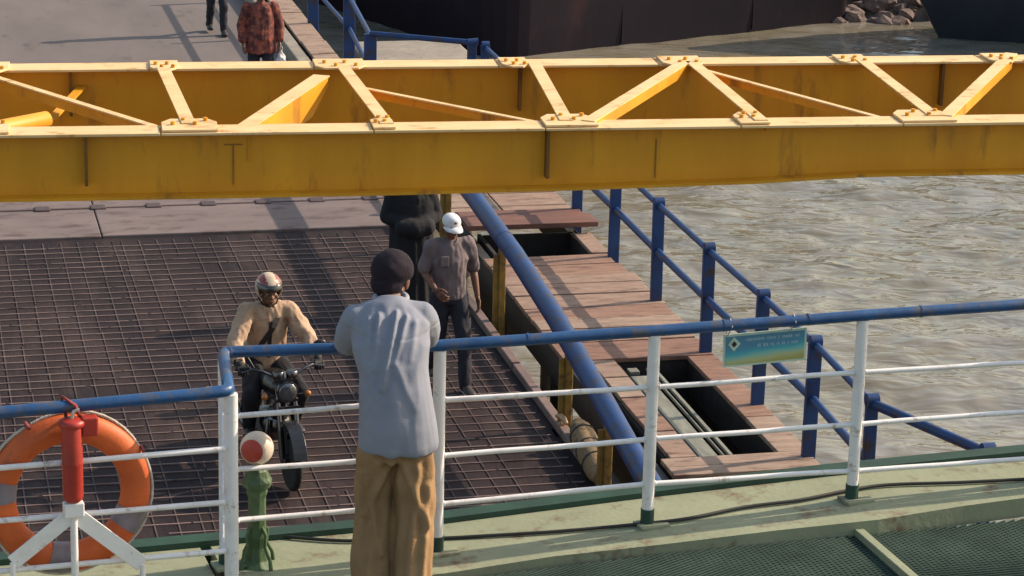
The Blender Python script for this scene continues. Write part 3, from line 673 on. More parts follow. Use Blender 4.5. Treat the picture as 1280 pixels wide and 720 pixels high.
# ------------------------------------------------------------------ ferry
BASE = [(-3.0, -.0), (-1.0, .0), (0.0, .0), (1.04, .04), (2.12, .07), (3.04, .08), (6.0, .10)]
def base_h(e):
    for (a, ha), (b_, hb) in zip(BASE[:-1], BASE[1:]):
        if e <= b_: return ha + (hb - ha) * max(0, (e - a)) / (b_ - a)
    return BASE[-1][1]
def ferry():
    t = Thing('ferry_deck', 'pale green painted ferry foredeck edge with dark net grating floor behind the railing', 'ferry', (0, -2, 0), 'ferry')
    es = [-5, -4, -3, -2.2, -1.6, -1.05, -1.0, -.5, 0, .5, 1.04, 1.6, 2.12, 2.6, 3.04, 4, 5, 6]
    def strip(n0, n1, dz, th, e0, e1):
        E_ = [e for e in es if e0 <= e <= e1]; m = MB(); k = len(E_)
        vs = [(e, n0(e), base_h(e) + dz) for e in E_] + [(e, n1(e), base_h(e) + dz) for e in E_] + [(e, n0(e), base_h(e) + dz - th) for e in E_] + [(e, n1(e), base_h(e) + dz - th) for e in E_]
        fs = []
        for i in range(k - 1):
            fs += [(i, i + 1, k + i + 1, k + i), (2 * k + i, 3 * k + i, 3 * k + i + 1, 2 * k + i + 1), (i, 2 * k + i, 2 * k + i + 1, i + 1), (k + i, k + i + 1, 3 * k + i + 1, 3 * k + i)]
        fs += [(0, k, 3 * k, 2 * k), (k - 1, 3 * k - 1, 4 * k - 1, 2 * k - 1)]
        m.add(vs, fs); return m
    wob = lambda e: -.245 + .03 * math.sin(e * 2.1) + (.05 if e > 2.3 else 0) - (.03 if .9 < e < 1.2 else 0)
    t.part('edge_plate', strip(wob, lambda e: .33, 0, .10, -1.0, 6), 'deck_green')
    t.part('edge_plate', strip(lambda e: -.95, lambda e: .33, -.001, .10, -5, -1.05), 'deck_green')
    t.part('edge_rim', strip(lambda e: .332, lambda e: .43, .028, .20, -5, 6), 'dark_green')
    m = MB(); m.b2((-5, -14, -.30), (6, -.96, -.24)); m.b2((-.95, -.96, -.30), (6, -.26, -.24)); t.part('floor_plate', m, 'floor_dark')
    m = MB(); m.b2((-5, -14, -5.4), (6, .38, -.31)); t.part('hull', m, 'ferry_hull')
    # diamond net grating: two families of strands, woven
    m = MB(); st = .022; e0, e1, n0, n1 = -1.0, 4.2, -2.0, -.27
    SL = 2.2; k = e0 - SL * (n1 - n0); kk = 0
    while k < e1 + SL * (n1 - n0):
        for sg in (1, -1):                                  # strand e = k + sg * SL * (n - n0), clipped to the panel
            ta, tb = sorted(((e0 - k) / (sg * SL), (e1 - k) / (sg * SL))); ta = max(ta, 0); tb = min(tb, n1 - n0)
            if tb - ta > .02:
                z = lambda e_: -.034 + .003 * sg + .03 * max(0, min(1, e_))
                m.bar((k + sg * SL * ta, n0 + ta, z(k + sg * SL * ta)), (k + sg * SL * tb, n0 + tb, z(k + sg * SL * tb)), .0085, .005)
        k += .052
    t.part('net_grating', m, 'net_dark', stuff=True)
    for e, wd in ((2.02, .045), (-.2, .045), (4.1, .045)):
        m = MB(); m.b2((e - wd / 2, -2.0, -.06), (e + wd / 2, -.20, .032)); t.part('net_batten', m, 'deck_green', bevel=.004)
    for n in (-.55, -1.2, -1.8):
        m = MB(); m.b2((-.9, n - .02, -.14), (4.2, n + .02, -.06)); t.part('floor_bearer', m, 'floor_dark')
    m = MB(); p = enz(1226, 700, -.18); m.tube([(p.x, p.y - .12, -.18), (p.x, p.y + .03, -.18)], .035, 12); t.part('floor_pipe', m, 'blue_paint')
ferry()

def rail_pts(px): return [enh(x, y) for x, y in px]
def ferry_railing():
    t = Thing('ferry_railing', 'white ferry railing with blue handrail that the man leans on', 'railing', (0, 0, 0), 'ferry')
    h = R0.z - FLOOR                                             # handrail height
    corner_far = enz(277, 441, h); corner_near = enz(287, 489, h); left_end = enz(-160, 531, h); right_end = Vector((5.0, 0, h))
    # handrail, with rounded corners
    pts = [left_end, corner_near.lerp(left_end, .06), corner_near + Vector((-.03, .005, 0)), corner_near + Vector((0, .02, 0)), corner_far + Vector((0.0, -.04, 0)), corner_far + Vector((.015, -.006, 0)), corner_far + Vector((.05, .0, 0)), Vector((0, 0, h)), Vector((1.04, 0, h - .003)), Vector((2.1, 0, h)), right_end]
    fine = []
    for i in range(len(pts) - 1):
        for k in range(4): fine.append(pts[i].lerp(pts[i + 1], k / 4))
    fine.append(pts[-1])
    fine = [p + Vector((0, 0, .003 * noise.noise(p * 2.3))) for p in fine]
    m = MB(); m.tube(fine, .027, 16); hr = t.part('handrail', m, 'blue_rail')
    for px in (1010, 905, 660, 1150):
        p = enh(px, 405); p.z = h; m = MB(); m.tube([p - Vector((.006, 0, 0)), p + Vector((.006, 0, 0))], .0295, 16); t.part('weld_band', m, 'blue_rail', hr)
    ladder = {}
    def post(tp, bh, r_=.029, sub=True):
        m = MB(); m.tube([(tp.x, tp.y, bh), (tp.x, tp.y, tp.z - .022)], r_, 14); po = t.part('post', m, 'white_paint')
        if sub:
            m = MB(); m.tube([(tp.x, tp.y, bh - .004), (tp.x, tp.y, bh + .085)], r_ + .004, 14); t.part('post_foot', m, 'dark_green', po)
            m = MB(); m.box((tp.x + .02, tp.y - .01, bh + .006), (.15, .11, .018), .1); t.part('foot_plate', m, 'deck_green', po, bevel=.004)
        return po
    for e in (0.0, 1.04, 2.10, 3.15, 4.2):
        post(Vector((e, 0, h)), base_h(e))
    post(corner_far + Vector((.0, -.035, 0)), base_h(-1), .024)
    post(corner_near + Vector((.01, .03, 0)), -.02, .031)
    post(left_end, -.02)
    mid_l = enz(92, 507, h)
    # rails
    rows = [[(300, 520), (550, 500), (818, 484), (1078, 465), (1290, 453)], [(300, 586), (550, 570), (812, 549), (1074, 530), (1290, 514)], [(300, 650), (550, 630), (809, 605), (1070, 588), (1290, 573)]]
    for row in rows:
        q = [enh(*p) for p in row]; dl = (q[-1] - q[-2]).normalized(); q.append(q[-1] + dl * 1.9); q[-1].z = q[-2].z
        fr = corner_far.copy(); fr.z = q[0].z; q = [Vector((corner_far.x + .0, -.035, q[0].z))] + q
        ff = []
        for i in range(len(q) - 1):
            for k in range(4):
                z = q[i].lerp(q[i + 1], k / 4); ff.append(z + Vector((0, 0, .004 * noise.noise(z * 3))))
        ff.append(q[-1]); m = MB(); m.tube(ff, .0125, 10); ra = t.part('rail', m, 'white_paint')
        for e in (0.0, 1.04, 2.10, 3.15):
            c_ = min(ff, key=lambda f_: abs(f_.x - e)); i_ = ff.index(c_); i2 = min(i_ + 1, len(ff) - 1); d_ = (ff[i2] - ff[i_ - 1]).normalized(); c_ = c_ + d_ * ((e - c_.x) / d_.x)
            for sg in (-1, 1):
                m = MB(); o_ = c_ + d_ * (sg * .031); m.ball(o_, (.007, .016, .016), 8, 6); t.part('weld_bead', m, 'white_paint', ra)
    # left section rails lie in the plane through the near corner and the left end
    dl = (left_end - corner_near); dl.z = 0; L = dl.length; dl.normalize()
    for (y0, y1) in ((585, 561), (651, 628), (714, 689)):
        # height from pixel at both ends
        def hh(x, y):
            best = None
            e_dir = DE * dl.x + DN * dl.y; nrm = Vector((-e_dir.y, e_dir.x, 0)); P = Vector((R0.x, R0.y, 0)) + DE * corner_near.x + DN * corner_near.y
            v = ray(x, y); tt = (P - C0).dot(nrm) / v.dot(nrm); p = C0 + v * tt
            rel = p - Vector((R0.x, R0.y, FLOOR)); return Vector((rel.dot(DE), rel.dot(DN), rel.z))
        a = hh(0, y0); b_ = hh(280, y1); ext = a + (a - b_) * .55
        m = MB(); m.tube([ext, a, b_], .0125, 10); t.part('rail', m, 'white_paint')
        m = MB(); m.tube([b_, Vector((corner_far.x, corner_far.y - .035, b_.z))], .0125, 10); t.part('rail', m, 'white_paint')
    return corner_near, left_end, dl, hh, h
CN, LE, DL, HH, RAIL_H = ferry_railing()

def cable():
    pts = [(330, 668), (430, 676), (545, 673), (620, 669), (700, 664), (800, 655), (860, 648), (930, 634), (1000, 625), (1060, 613), (1110, 606), (1200, 603), (1300, 598)]
    q = []
    for x, y in pts:
        p = enz(x, y, .05); p = enz(x, y, base_h(p.x) + .012); q.append(p)
    t = Thing('deck_cable', 'black cable lying along the pale green ferry deck edge', 'cable', (q[0].x, q[0].y, q[0].z - .012), 'ferry')
    ff = []
    for i in range(len(q) - 1):
        for k in range(5):
            a = q[max(i - 1, 0)]; b_ = q[i]; c = q[i + 1]; d = q[min(i + 2, len(q) - 1)]; s_ = k / 5
            ff.append(.5 * ((2 * b_) + (c - a) * s_ + (2 * a - 5 * b_ + 4 * c - d) * s_ ** 2 + (3 * b_ - a - 3 * c + d) * s_ ** 3))
    ff.append(q[-1]); m = MB(); m.tube(ff, .009, 8); t.part('sheath', m, 'black_cable')
cable()

# ------------------------------------------------------------------ lifebuoy, marker float, sign, lamp post
def lifebuoy():
    nrm = Vector((-DL.y, DL.x, 0)); nrm = nrm if nrm.y > 0 else -nrm
    v = HH(91, 625); c = Vector((v.x, v.y, v.z)) + nrm * .09
    # keep its apparent centre: move along the view ray
    t = Thing('lifebuoy', 'orange lifebuoy with grey bands hung outside the white railing', 'lifebuoy', (c.x, c.y, c.z - .36), 'ferry')
    X = Vector((-DL.x, -DL.y, 0)).normalized(); Z = Vector((0, 0, 1)); Z = (Z + nrm * .03).normalized(); N = X.cross(Z)
    Ro, r_ = .29, .062
    def ringpt(a, b_, rr_=r_): return c + (X * math.cos(a) + Z * math.sin(a)) * (Ro + rr_ * 1.05 * math.cos(b_)) + N * (rr_ * .85 * math.sin(b_))
    def torus(a0, a1, na, rr_, closed):
        m = MB(); nb = 16; vs = [ringpt(a0 + (a1 - a0) * i / na, 2 * math.pi * k / nb, rr_) for i in range(na + (0 if closed else 1)) for k in range(nb)]
        cnt = na if closed else na + 1
        fs = [(i * nb + k, ((i + 1) % cnt) * nb + k, ((i + 1) % cnt) * nb + (k + 1) % nb, i * nb + (k + 1) % nb) for i in range(na) for k in range(nb)]
        m.add(vs, fs, True); return m
    t.part('ring', torus(0, 2 * math.pi, 64, r_, True), 'orange')
    for a in (R(-28), R(-100), R(172)):
        t.part('reflective_band', torus(a - .16, a + .16, 10, r_ + .003, False), 'reflective')
    for a0 in (R(30), R(120), R(210), R(-60)):
        m = MB(); pts = [c + (X * math.cos(a0 + s_ * R(85) / 10) + Z * math.sin(a0 + s_ * R(85) / 10)) * (Ro + r_ + .004 + .010 * math.sin(math.pi * s_ / 10)) for s_ in range(11)]
        m.tube(pts, .007, 8); t.part('grab_rope', m, 'rope_white')
        m = MB(); a = a0 - .04
        m.tube([c + (X * math.cos(a) + Z * math.sin(a)) * (Ro + .0) + N * (-.06 + .0), c + (X * math.cos(a) + Z * math.sin(a)) * (Ro + .075) - N * .02, c + (X * math.cos(a) + Z * math.sin(a)) * (Ro + .07) + N * .05], .008, 8); t.part('rope_lashing', m, 'rope_red')
    # lashing up to the handrail
    tp = c + Z * (Ro + .03); p2 = HH(78, 505)
    m = MB(); m.tube([tp, tp.lerp(p2, .5) + N * .03, p2 + Vector((0, .01, .03)), p2 + Vector((.05, -.035, 0)), p2 + Vector((.07, -.01, -.06))], .008, 8); t.part('hanging_rope', m, 'rope_red')
    # red marker float in front of the rails, on its white bracket
    f = -.045
    a = HH(90, 528) + nrm * f; b_ = HH(89, 622) + nrm * f
    k = Thing('marker_float', 'red cylindrical signal float mounted upright on white bracket before the lifebuoy', 'signal float', (b_.x, b_.y, b_.z), 'ferry')
    up = Vector((0, 0, 1)); L = a.z - b_.z
    m = MB(); m.lathe([(.028, 0), (.041, .012), (.044, .03), (.044, L * .48), (.0455, L * .5), (.0455, L * .53), (.044, L * .55), (.044, L - .01), (.041, L)], b_, 20); body = k.part('body', m, 'red_paint')
    m = MB(); m.lathe([(.05, 0), (.056, .006), (.056, .022), (.043, .03), (.02, .034)], b_ + up * L, 20); k.part('cap', m, 'red_paint')
    m = MB(); m.box(b_ + up * (L - .005) + X * .075 + nrm * .0, (.07, .05, .085), math.atan2(X.y, X.x)); k.part('clamp', m, 'red_paint', bevel=.008)
    m = MB(); m.tube([b_ + up * (L + .025), b_ + up * (L + .065) + X * .01, b_ + up * (L + .07) + X * .035], .007, 8); k.part('ring_handle', m, 'rope_white')
    s = Thing('float_bracket', 'white inverted Y steel bracket carrying the red signal float', 'bracket', (b_.x, b_.y, -.02), 'ferry')
    m = MB(); m.tube([b_ - up * .0, Vector((b_.x, b_.y, -.02))], .016, 12); s.part('upright', m, 'white_paint')
    for px, py in ((14, 700), (176, 702)):
        e_ = HH(px, py) + nrm * (f + .012); m = MB(); m.bar(b_ - up * .055, e_, .070, .008, up=nrm); s.part('diagonal_strut', m, 'white_paint', bevel=.003)
        m = MB(); m.tube([e_, Vector((e_.x, e_.y, -.02))], .012, 10); s.part('leg', m, 'white_paint')
    m = MB(); m.box(b_ - up * .035, (.085, .05, .065), math.atan2(X.y, X.x)); s.part('head_plate', m, 'white_paint', bevel=.006)
lifebuoy()

def sign():
    p = enh(908, 422); q = enh(1012, 414); b_ = enh(909, 464); W_ = q.x - p.x; H_ = p.z - b_.z - .005
    c = Vector(((p.x + q.x) / 2, .032, p.z - H_ / 2 + .008))
    t = Thing('notice_board', 'small teal notice board with pale diamond emblem hanging on the blue handrail', 'sign', (c.x, c.y, c.z - H_ / 2), 'ferry')
    rz = .02
    X = Vector((math.cos(rz), 0, math.sin(rz))); Z = Vector((-math.sin(rz), 0, math.cos(rz))); Y = Vector((0, 1, 0))
    def P(a, b2, d): return c + X * (a * W_) + Z * (b2 * H_) + Y * d
    m = MB(); m.box(c, (W_, .006, H_), ax=(X, Y, Z)); t.part('board', m, 'sign_edge')
    m = MB(); m.box(c - Y * .005, (W_ - .022, .003, H_ - .022), ax=(X, Y, Z)); t.part('print', m, 'sign_print')
    def patch(pts, d, name, mm):
        m = MB(); m.prism([P(a, b2, d) for a, b2 in pts], Y * .001); return t.part(name, m, mm)
    patch([(-.45, .20), (-.38, -.02), (-.30, .20), (-.38, .42)], -.0085, 'emblem', 'sign_edge')
    patch([(-.41, .20), (-.38, .10), (-.345, .20), (-.38, .30)], -.0105, 'emblem_centre', 'strap')
    rr = random.Random(4)
    for row, (yy, x0, x1, hh) in enumerate(((.30, -.24, .43, .10), (.10, -.10, .40, .10))):
        x = x0
        while x < x1:
            wl = rr.uniform(.012, .02); h2 = hh * rr.uniform(.32, .5); patch([(x, yy - h2), (x + wl, yy - h2), (x + wl, yy + h2), (x, yy + h2)], -.0085, 'faded_letter', 'sign_text'); x += wl + (.006 if rr.random() > .2 else .03)
    for a in (-.46, .3):
        m = MB(); q_ = P(a, .46, 0); top = Vector((q_.x, 0, RAIL_H)); m.tube([q_ - Y * .004, Vector((q_.x, -.03, RAIL_H + .0)), Vector((q_.x, 0, RAIL_H + .031)), Vector((q_.x, .032, RAIL_H)), q_ + Y * .004], .003, 6); t.part('tie', m, 'rope_white')
sign()

def lamp_post():
    b_ = enz(318, 712, .0)
    b_ = Vector((b_.x, .06, 0)); p = enh(321, 560, .06); bx = enh(318, 690, .06).x
    t = Thing('deck_marker_post', 'green cast post topped by red and white ball beyond the railing', 'marker post', (p.x, .06, -.02), 'ferry')
    c = Vector((p.x, .06, p.z)); z0 = -.02
    zc = c.z - .135
    prof = [(.085, 0), (.085, .02), (.055, .05), (.042, .11), (.048, .16), (.042, .20), (.042, zc - z0 - .10), (.050, zc - z0 - .08), (.050, zc - z0 - .055), (.068, zc - z0 - .045), (.072, zc - z0 - .02), (.060, zc - z0), (.048, zc - z0 + .03), (.030, zc - z0 + .05), (.022, zc - z0 + .075)]
    m = MB(); m.lathe(prof, Vector((c.x, c.y, z0)), 8); m.smooth = [False] * len(m.smooth); t.part('column', m, 'post_green', bevel=.004)
    for k in range(4):
        a = k * math.pi / 2 + .5; d = Vector((math.cos(a), math.sin(a), 0)); o = Vector((c.x, c.y, z0)); m = MB()
        m.tube([o + d * .03 + Vector((0, 0, .22)), o + d * .06 + Vector((0, 0, .18)), o + d * .055 + Vector((0, 0, .12)), o + d * .09 + Vector((0, 0, .06)), o + d * .10 + Vector((0, 0, .0))], [.006, .008, .008, .009, .010], 8); t.part('scroll_foot', m, 'post_green')
    rb = .077
    m = MB(); m.ball(c, rb, 32, 20); t.part('ball', m, 'ball_white')
    # red cap patch on the ball: part of a slightly larger sphere
    d = Vector((-.56, -.82, .08)).normalized(); s_ = d.cross(Vector((0, 0, 1))).normalized(); u = s_.cross(d); prof = [(rb * 1.012 * math.sin(R(a)), rb * 1.012 * math.cos(R(a))) for a in (43, 40, 36, 32, 28, 22, 16, 10, 4, .5)]
    m = MB(); m.lathe(prof, c, 28, ax=(s_, u, d)); t.part('ball_patch', m, 'ball_red')
lamp_post()

# ================================================================== PEOPLE
V = Vector
def hand(mb, wrist, dirn, palm_n, side, curl=.35, s=1.0):
    """palm plus five fingers; dirn = along the hand, palm_n = out of the palm"""
    d = dirn.normalized(); pn = (palm_n - d * palm_n.dot(d)).normalized(); lat = d.cross(pn) * side
    for k in range(4):                                        # palm as a row of metacarpal capsules
        o = (k - 1.5) * .0195; mb.limb([wrist + lat * o * .5 + d * .01, wrist + lat * o + d * .085], [.014, .0125], 8)
    L = (.068, .078, .073, .058)
    for k in range(4):
        o = (1.5 - k) * .021; p = wrist + lat * o + d * .09; pts = [p]; ang = curl
        dd = d
        for j, fr in enumerate((.45, .32, .23)):
            dd = (d * math.cos(ang * (j + .5)) + pn * math.sin(ang * (j + .5)) + lat * (o * 1.6)).normalized(); pts.append(pts[-1] + dd * L[k] * fr * s)
        mb.limb(pts, [.0092, .0088, .0082, .0072], 8)
    t0 = wrist + lat * .022 + d * .022; t1 = t0 + (lat * .75 + d * .75).normalized() * .045; t2 = t1 + (lat * .25 + d * .9 + pn * .3).normalized() * .03; t3 = t2 + (d + pn * .4).normalized() * .024
    mb.limb([t0, t1, t2, t3], [.015, .012, .010, .008], 8)
def head_mesh(c, fwd, up=V((0, 0, 1)), s=1.0):
    f = fwd.normalized(); u = (up - f * up.dot(f)).normalized(); r_ = f.cross(u); mb = MB(); ax = (r_, f, u)
    P = lambda x, y, z: c + r_ * (x * s) + f * (y * s) + u * (z * s)
    mb.ball(P(0, -.012, .03), [.077 * s, .096 * s, .088 * s], 20, 14, ax)          # skull
    mb.ball(P(0, .025, -.035), [.060 * s, .066 * s, .078 * s], 18, 12, ax)         # face
    mb.ball(P(0, .052, -.088), [.032 * s, .030 * s, .024 * s], 12, 8, ax)          # chin
    mb.limb([P(-.05, -.0, -.06), P(0, .05, -.092), P(.05, -.0, -.06)], [.02 * s, .022 * s, .02 * s], 10)
    mb.limb([P(-.04, .078, .018), P(0, .086, .012), P(.04, .078, .018)], [.014 * s, .014 * s, .014 * s], 10)   # brow
    mb.limb([P(0, .09, .0), P(0, .108, -.032)], [.010 * s, .016 * s], 10)          # nose
    mb.limb([P(-.017, .095, -.036), P(.017, .095, -.036)], [.010 * s, .010 * s], 8)
    mb.limb([P(-.022, .084, -.066), P(.022, .084, -.066)], [.011 * s, .011 * s], 8)  # lips
    for sg in (-1, 1):
        mb.ball(P(sg * .045, .062, -.028), [.022 * s, .02 * s, .02 * s], 10, 8, ax)   # cheek
        mb.ball(P(sg * .080, -.008, -.012), [.010 * s, .022 * s, .034 * s], 10, 8, ax)  # ear
    return mb, P, ax
FOOT = {}
def foot(mb, ankle, toe, r_=1.0):
    t = V((toe.x, toe.y, 0)).normalized(); lat = V((t.y, -t.x, 0)); g = ankle - V((0, 0, .075))
    mb.loft([(g - t * .065 + V((0, 0, .035)), .026 * r_, .028), (g - t * .05 + V((0, 0, .04)), .036 * r_, .040), (g + t * .02 + V((0, 0, .045)), .038 * r_, .045), (g + t * .09 + V((0, 0, .032)), .046 * r_, .032), (g + t * .15 + V((0, 0, .026)), .047 * r_, .026), (g + t * .185 + V((0, 0, .022)), .034 * r_, .020)], 14, lat)

def person(name, label, loc, rz, J, look, hands=None, skin='skin', head_s=1.0, group=None, bodyfat=1.0):
    """J: joints in local metres, +Y is the way the person faces; builds the continuous body and returns thing + helpers"""
    t = local_thing(name, label, 'person', loc, rz, group)
    mb = MB(); b = bodyfat
    tor = [(J['pelvis'] - V((0, 0, .07)), .145 * b, .105 * b), (J['pelvis'], .160 * b, .115 * b), (J['waist'], .140 * b, .100 * b), (J['chest'], .165 * b, .115 * b), (J['neck'] - (J['neck'] - J['chest']) * .25, .13 * b, .085 * b), (J['neck'], .062 * min(1, b + .1), .058 * min(1, b + .1))]
    mb.loft(tor, 20, J.get('lat', V((1, 0, 0))))
    hd, P, ax = head_mesh(J['head'], look, J.get('headup', V((0, 0, 1))), head_s)
    mb.limb([J['neck'] - V((0, 0, .03)), J['head'] - ax[2] * .06 - ax[1] * .02], [.058, .054])
    for s_ in 'LR':
        mb.limb([J['neck'].lerp(J['sh' + s_], .45) - V((0, 0, .02)), J['sh' + s_]], [.05 * b, .055 * b])
        mb.limb([J['sh' + s_], J['sh' + s_].lerp(J['el' + s_], .4), J['el' + s_]], [.052, .046, .036])
        mb.limb([J['el' + s_], J['el' + s_].lerp(J['wr' + s_], .3), J['wr' + s_]], [.037, .039, .026])
        mb.limb([J['hip' + s_], J['hip' + s_].lerp(J['kn' + s_], .35), J['kn' + s_]], [.092 * min(1, b + .02), .080 * min(1, b + .06), .055])
        mb.limb([J['kn' + s_], J['kn' + s_].lerp(J['an' + s_], .3), J['an' + s_]], [.055, .055, .036])
        foot(mb, J['an' + s_], J['toe' + s_])
    body = remeshed(mb, .011, 4)
    hm = remeshed(hd, .0055, 3)
    hb = MB()
    for s_ in 'LR':
        q = (hands or {}).get(s_)
        fd = (J['wr' + s_] - J['el' + s_]).normalized()
        d = q[0] if q else fd
        pn = q[1] if q else V((-1 if s_ == 'R' else 1, 0, 0)); cu = q[2] if q else .45
        hb.limb([J['wr' + s_] - fd * .03, J['wr' + s_] + d * .02], [.026, .023], 10)
        hand(hb, J['wr' + s_], d, pn, 1 if s_ == 'R' else -1, cu)
    hdm = remeshed(hb, .0045, 2)
    bo = t.part('body', join_meshes([body, hm, hdm], 'body'), skin)
    # face
    for sg in (-1, 1):
        m = MB(); m.ball(P(sg * .031, .079, -.004), [.014 * head_s, .009 * head_s, .0075 * head_s], 10, 6, ax); ey = t.part('eye', m, 'eye_white', bo)
        m = MB(); m.ball(P(sg * .031, .0865, -.004), [.006 * head_s, .0035 * head_s, .006 * head_s], 8, 6, ax); t.part('iris', m, 'hair', bo)
        m = MB(); m.limb([P(sg * .016, .094, .022), P(sg * .034, .092, .027), P(sg * .05, .080, .022)], [.004, .005, .003], 6); t.part('eyebrow', m, 'hair', bo)
    m = MB(); m.limb([P(-.022, .0925, -.066), P(0, .0955, -.066), P(.022, .0925, -.066)], [.004, .006, .004], 8); t.part('lips', m, 'lips', bo)
    return t, P, ax, bo
def cloth_noise(amp, sc, stretch=V((1, 1, .5)), seed=0):
    def f(co, nrm):
        p = V((co.x * stretch.x, co.y * stretch.y, co.z * stretch.z)) * sc + V((seed, seed * .7, 0))
        a = noise.noise(p) + .5 * noise.noise(p * 2.1)
        return amp * (a - abs(noise.noise(p * 1.3 + V((4, 4, 4)))) * .8)
    return f
def seg_dist(p, a, b_):
    ab = b_ - a; t = max(0, min(1, (p - a).dot(ab) / ab.length_squared)); return (p - (a + ab * t)).length, t

def shoes(t, J, m, toe_cap=None, sc=1.12):
    for s_ in 'LR':
        mb = MB(); foot(mb, J['an' + s_] + V((0, 0, .004)), J['toe' + s_], sc); mb.limb([J['an' + s_] - V((0, 0, .02)), J['an' + s_] + V((0, 0, .02))], [.045, .044])
        sh = t.part('shoe', remeshed(mb, .009, 3), m)
        tt = V((J['toe' + s_].x, J['toe' + s_].y, 0)).normalized(); g = J['an' + s_] - V((0, 0, .072))
        mb = MB(); mb.loft([(g - tt * .07 + V((0, 0, .006)), .034, .010), (g + tt * .02 + V((0, 0, .006)), .041, .010), (g + tt * .14 + V((0, 0, .006)), .052, .010), (g + tt * .195 + V((0, 0, .007)), .036, .010)], 14, V((tt.y, -tt.x, 0))); t.part('sole', mb, 'rubber' if not toe_cap else toe_cap, sh)

# ---- man leaning on the ferry railing (frame of the railing; +Y outboard)
def leaning_man():
    e0 = enh(487, 437).x
    loc = V((R0.x, R0.y, FLOOR - .025)) + DE * e0
    ox = .018
    J = dict(pelvis=V((ox, -.37, .90)), waist=V((ox - .005, -.33, 1.03)), chest=V((0.0, -.25, 1.18)), neck=V((0, -.15, 1.315)), head=V((.005, -.06, 1.395)),
             shL=V((-.160, -.20, 1.25)), shR=V((.150, -.17, 1.25)), elL=V((-.190, -.05, 1.10)), elR=V((.160, .04, 1.10)), wrL=V((.0, .14, 1.085)), wrR=V((-.02, .19, 1.09)),
             hipL=V((ox - .080, -.36, .86)), hipR=V((ox + .080, -.36, .86)), knL=V((ox - .09, -.36, .47)), knR=V((ox + .095, -.40, .47)), anL=V((ox - .10, -.46, .08)), anR=V((ox + .085, -.50, .08)),
             toeL=V((-.25, 1, 0)), toeR=V((.3, 1, 0)), headup=V((0, -.25, 1)))
    look = V((.42, 1, -.20))
    t, P, ax, bo = person('person', 'person in loose grey shirt, tan trousers and dark beanie leaning on the ferry railing', loc, R(4), J, look,
                          hands={'L': (V((.9, .3, -.1)), V((0, .2, -1)), .3), 'R': (V((-.9, .35, -.1)), V((0, .2, -1)), .3)}, skin='skin_dark', bodyfat=.78)
    mb = MB()
    mb.loft([(V((ox + .018, -.390, .705)), .174, .140), (V((ox + .018, -.390, .718)), .180, .145), (V((ox + .012, -.382, .80)), .174, .148), (V((ox + .004, -.365, .92)), .164, .142), (V((ox - .006, -.33, 1.04)), .158, .134), (V((.0, -.285, 1.13)), .172, .134), (V((-.004, -.230, 1.215)), .176, .116), (V((-.002, -.185, 1.275)), .130, .088), (V((0, -.15, 1.325)), .066, .060)], 28)
    for sg, s_ in ((-1, 'L'), (1, 'R')):
        sh, el = J['sh' + s_], J['el' + s_]
        mb.limb([V((sg * .055, -.185, 1.272)), sh + V((-sg * .01, 0, -.012))], [.060, .066])
        mb.limb([sh + V((-sg * .01, 0, -.012)), sh.lerp(el, .5) + V((0, -.012, -.018)), el + V((0, -.03, -.005))], [.070, .070, .064])
    # folds as lines on the back, in x and z
    folds = [((-.052, 1.285), (-.078, 1.08), .019, .011), ((.022, 1.295), (-.042, 1.00), .023, .011), ((.065, 1.28), (.008, 1.11), .015, .010), ((-.095, 1.265), (-.10, 1.13), .010, .010), ((.105, 1.255), (.085, 1.12), .009, .012), ((.02, 1.10), (.10, .92), .007, .014), ((-.03, 1.04), (-.12, .88), .006, .014),
             ((.15, 1.15), (.06, .98), .008, .022), ((-.15, 1.15), (-.07, .97), .008, .022), ((.0, 1.00), (.03, .68), .006, .028), ((-.10, .98), (-.075, .66), .006, .026), ((.11, .98), (.15, .66), .007, .026)]
    cn = cloth_noise(.006, 6.0, V((1.6, 1, .45)), 3)
    def disp(co, nrm):
        v = cn(co, nrm)
        if nrm.y < .2:
            q = V((co.x, 0, co.z))
            for a, b_, am, wd in folds:
                d, tt = seg_dist(q, V((a[0], 0, a[1])), V((b_[0], 0, b_[1]))); k = (1 - .55 * tt)
                v += am * k * (math.exp(-(d / wd) ** 2) - .25 * math.exp(-((d - 2.1 * wd) / wd) ** 2))
        if co.z < .86: v += .006 * math.sin(co.x * 40 + 3 * co.z + 1.5 * math.sin(co.x * 19)) * (.86 - co.z) / .15
        v += .0010 * noise.noise(co * 18)
        if nrm.y < 0: v -= .004 * math.exp(-((co.z - 1.20 - .05 * abs(co.x)) / .006) ** 2)
        return v
    sh = t.part('shirt', remeshed(mb, .0075, 3, disp), 'shirt_grey')
    mb = MB(); cc = V((0, -.145, 1.322))
    pts = [cc + V((.070 * math.cos(R(a)), .064 * math.sin(R(a)) - .006, .010 * math.sin(R(a)) + (.006 if 230 < a < 310 else 0))) for a in range(0, 361, 15)]
    mb.tube(pts, [.015] * len(pts), 10); t.part('collar', remeshed(mb, .006, 3), 'shirt_collar', sh)
    mb = MB()
    mb.loft([(V((ox, -.36, .90)), .135, .09), (V((ox, -.365, .82)), .145, .10), (V((ox, -.37, .72)), .158, .118), (V((ox, -.37, .66)), .160, .118)], 22)
    for sg, s_ in ((-1, 'L'), (1, 'R')):
        k, a = J['kn' + s_], J['an' + s_]
        mb.loft([(J['hip' + s_] + V((-sg * .01, 0, -.02)), .070, .09), (J['hip' + s_].lerp(k, .40) + V((0, -.01, 0)), .088, .112), (k + V((0, -.005, 0)), .090, .096), (k.lerp(a, .5) + V((0, -.01, 0)), .090, .096), (a + V((0, -.005, .035)), .090, .10), (a + V((0, .0, -.045)), .094, .105)], 24)
    cn2 = cloth_noise(.013, 8.0, V((1.8, 1.2, .35)), 9)
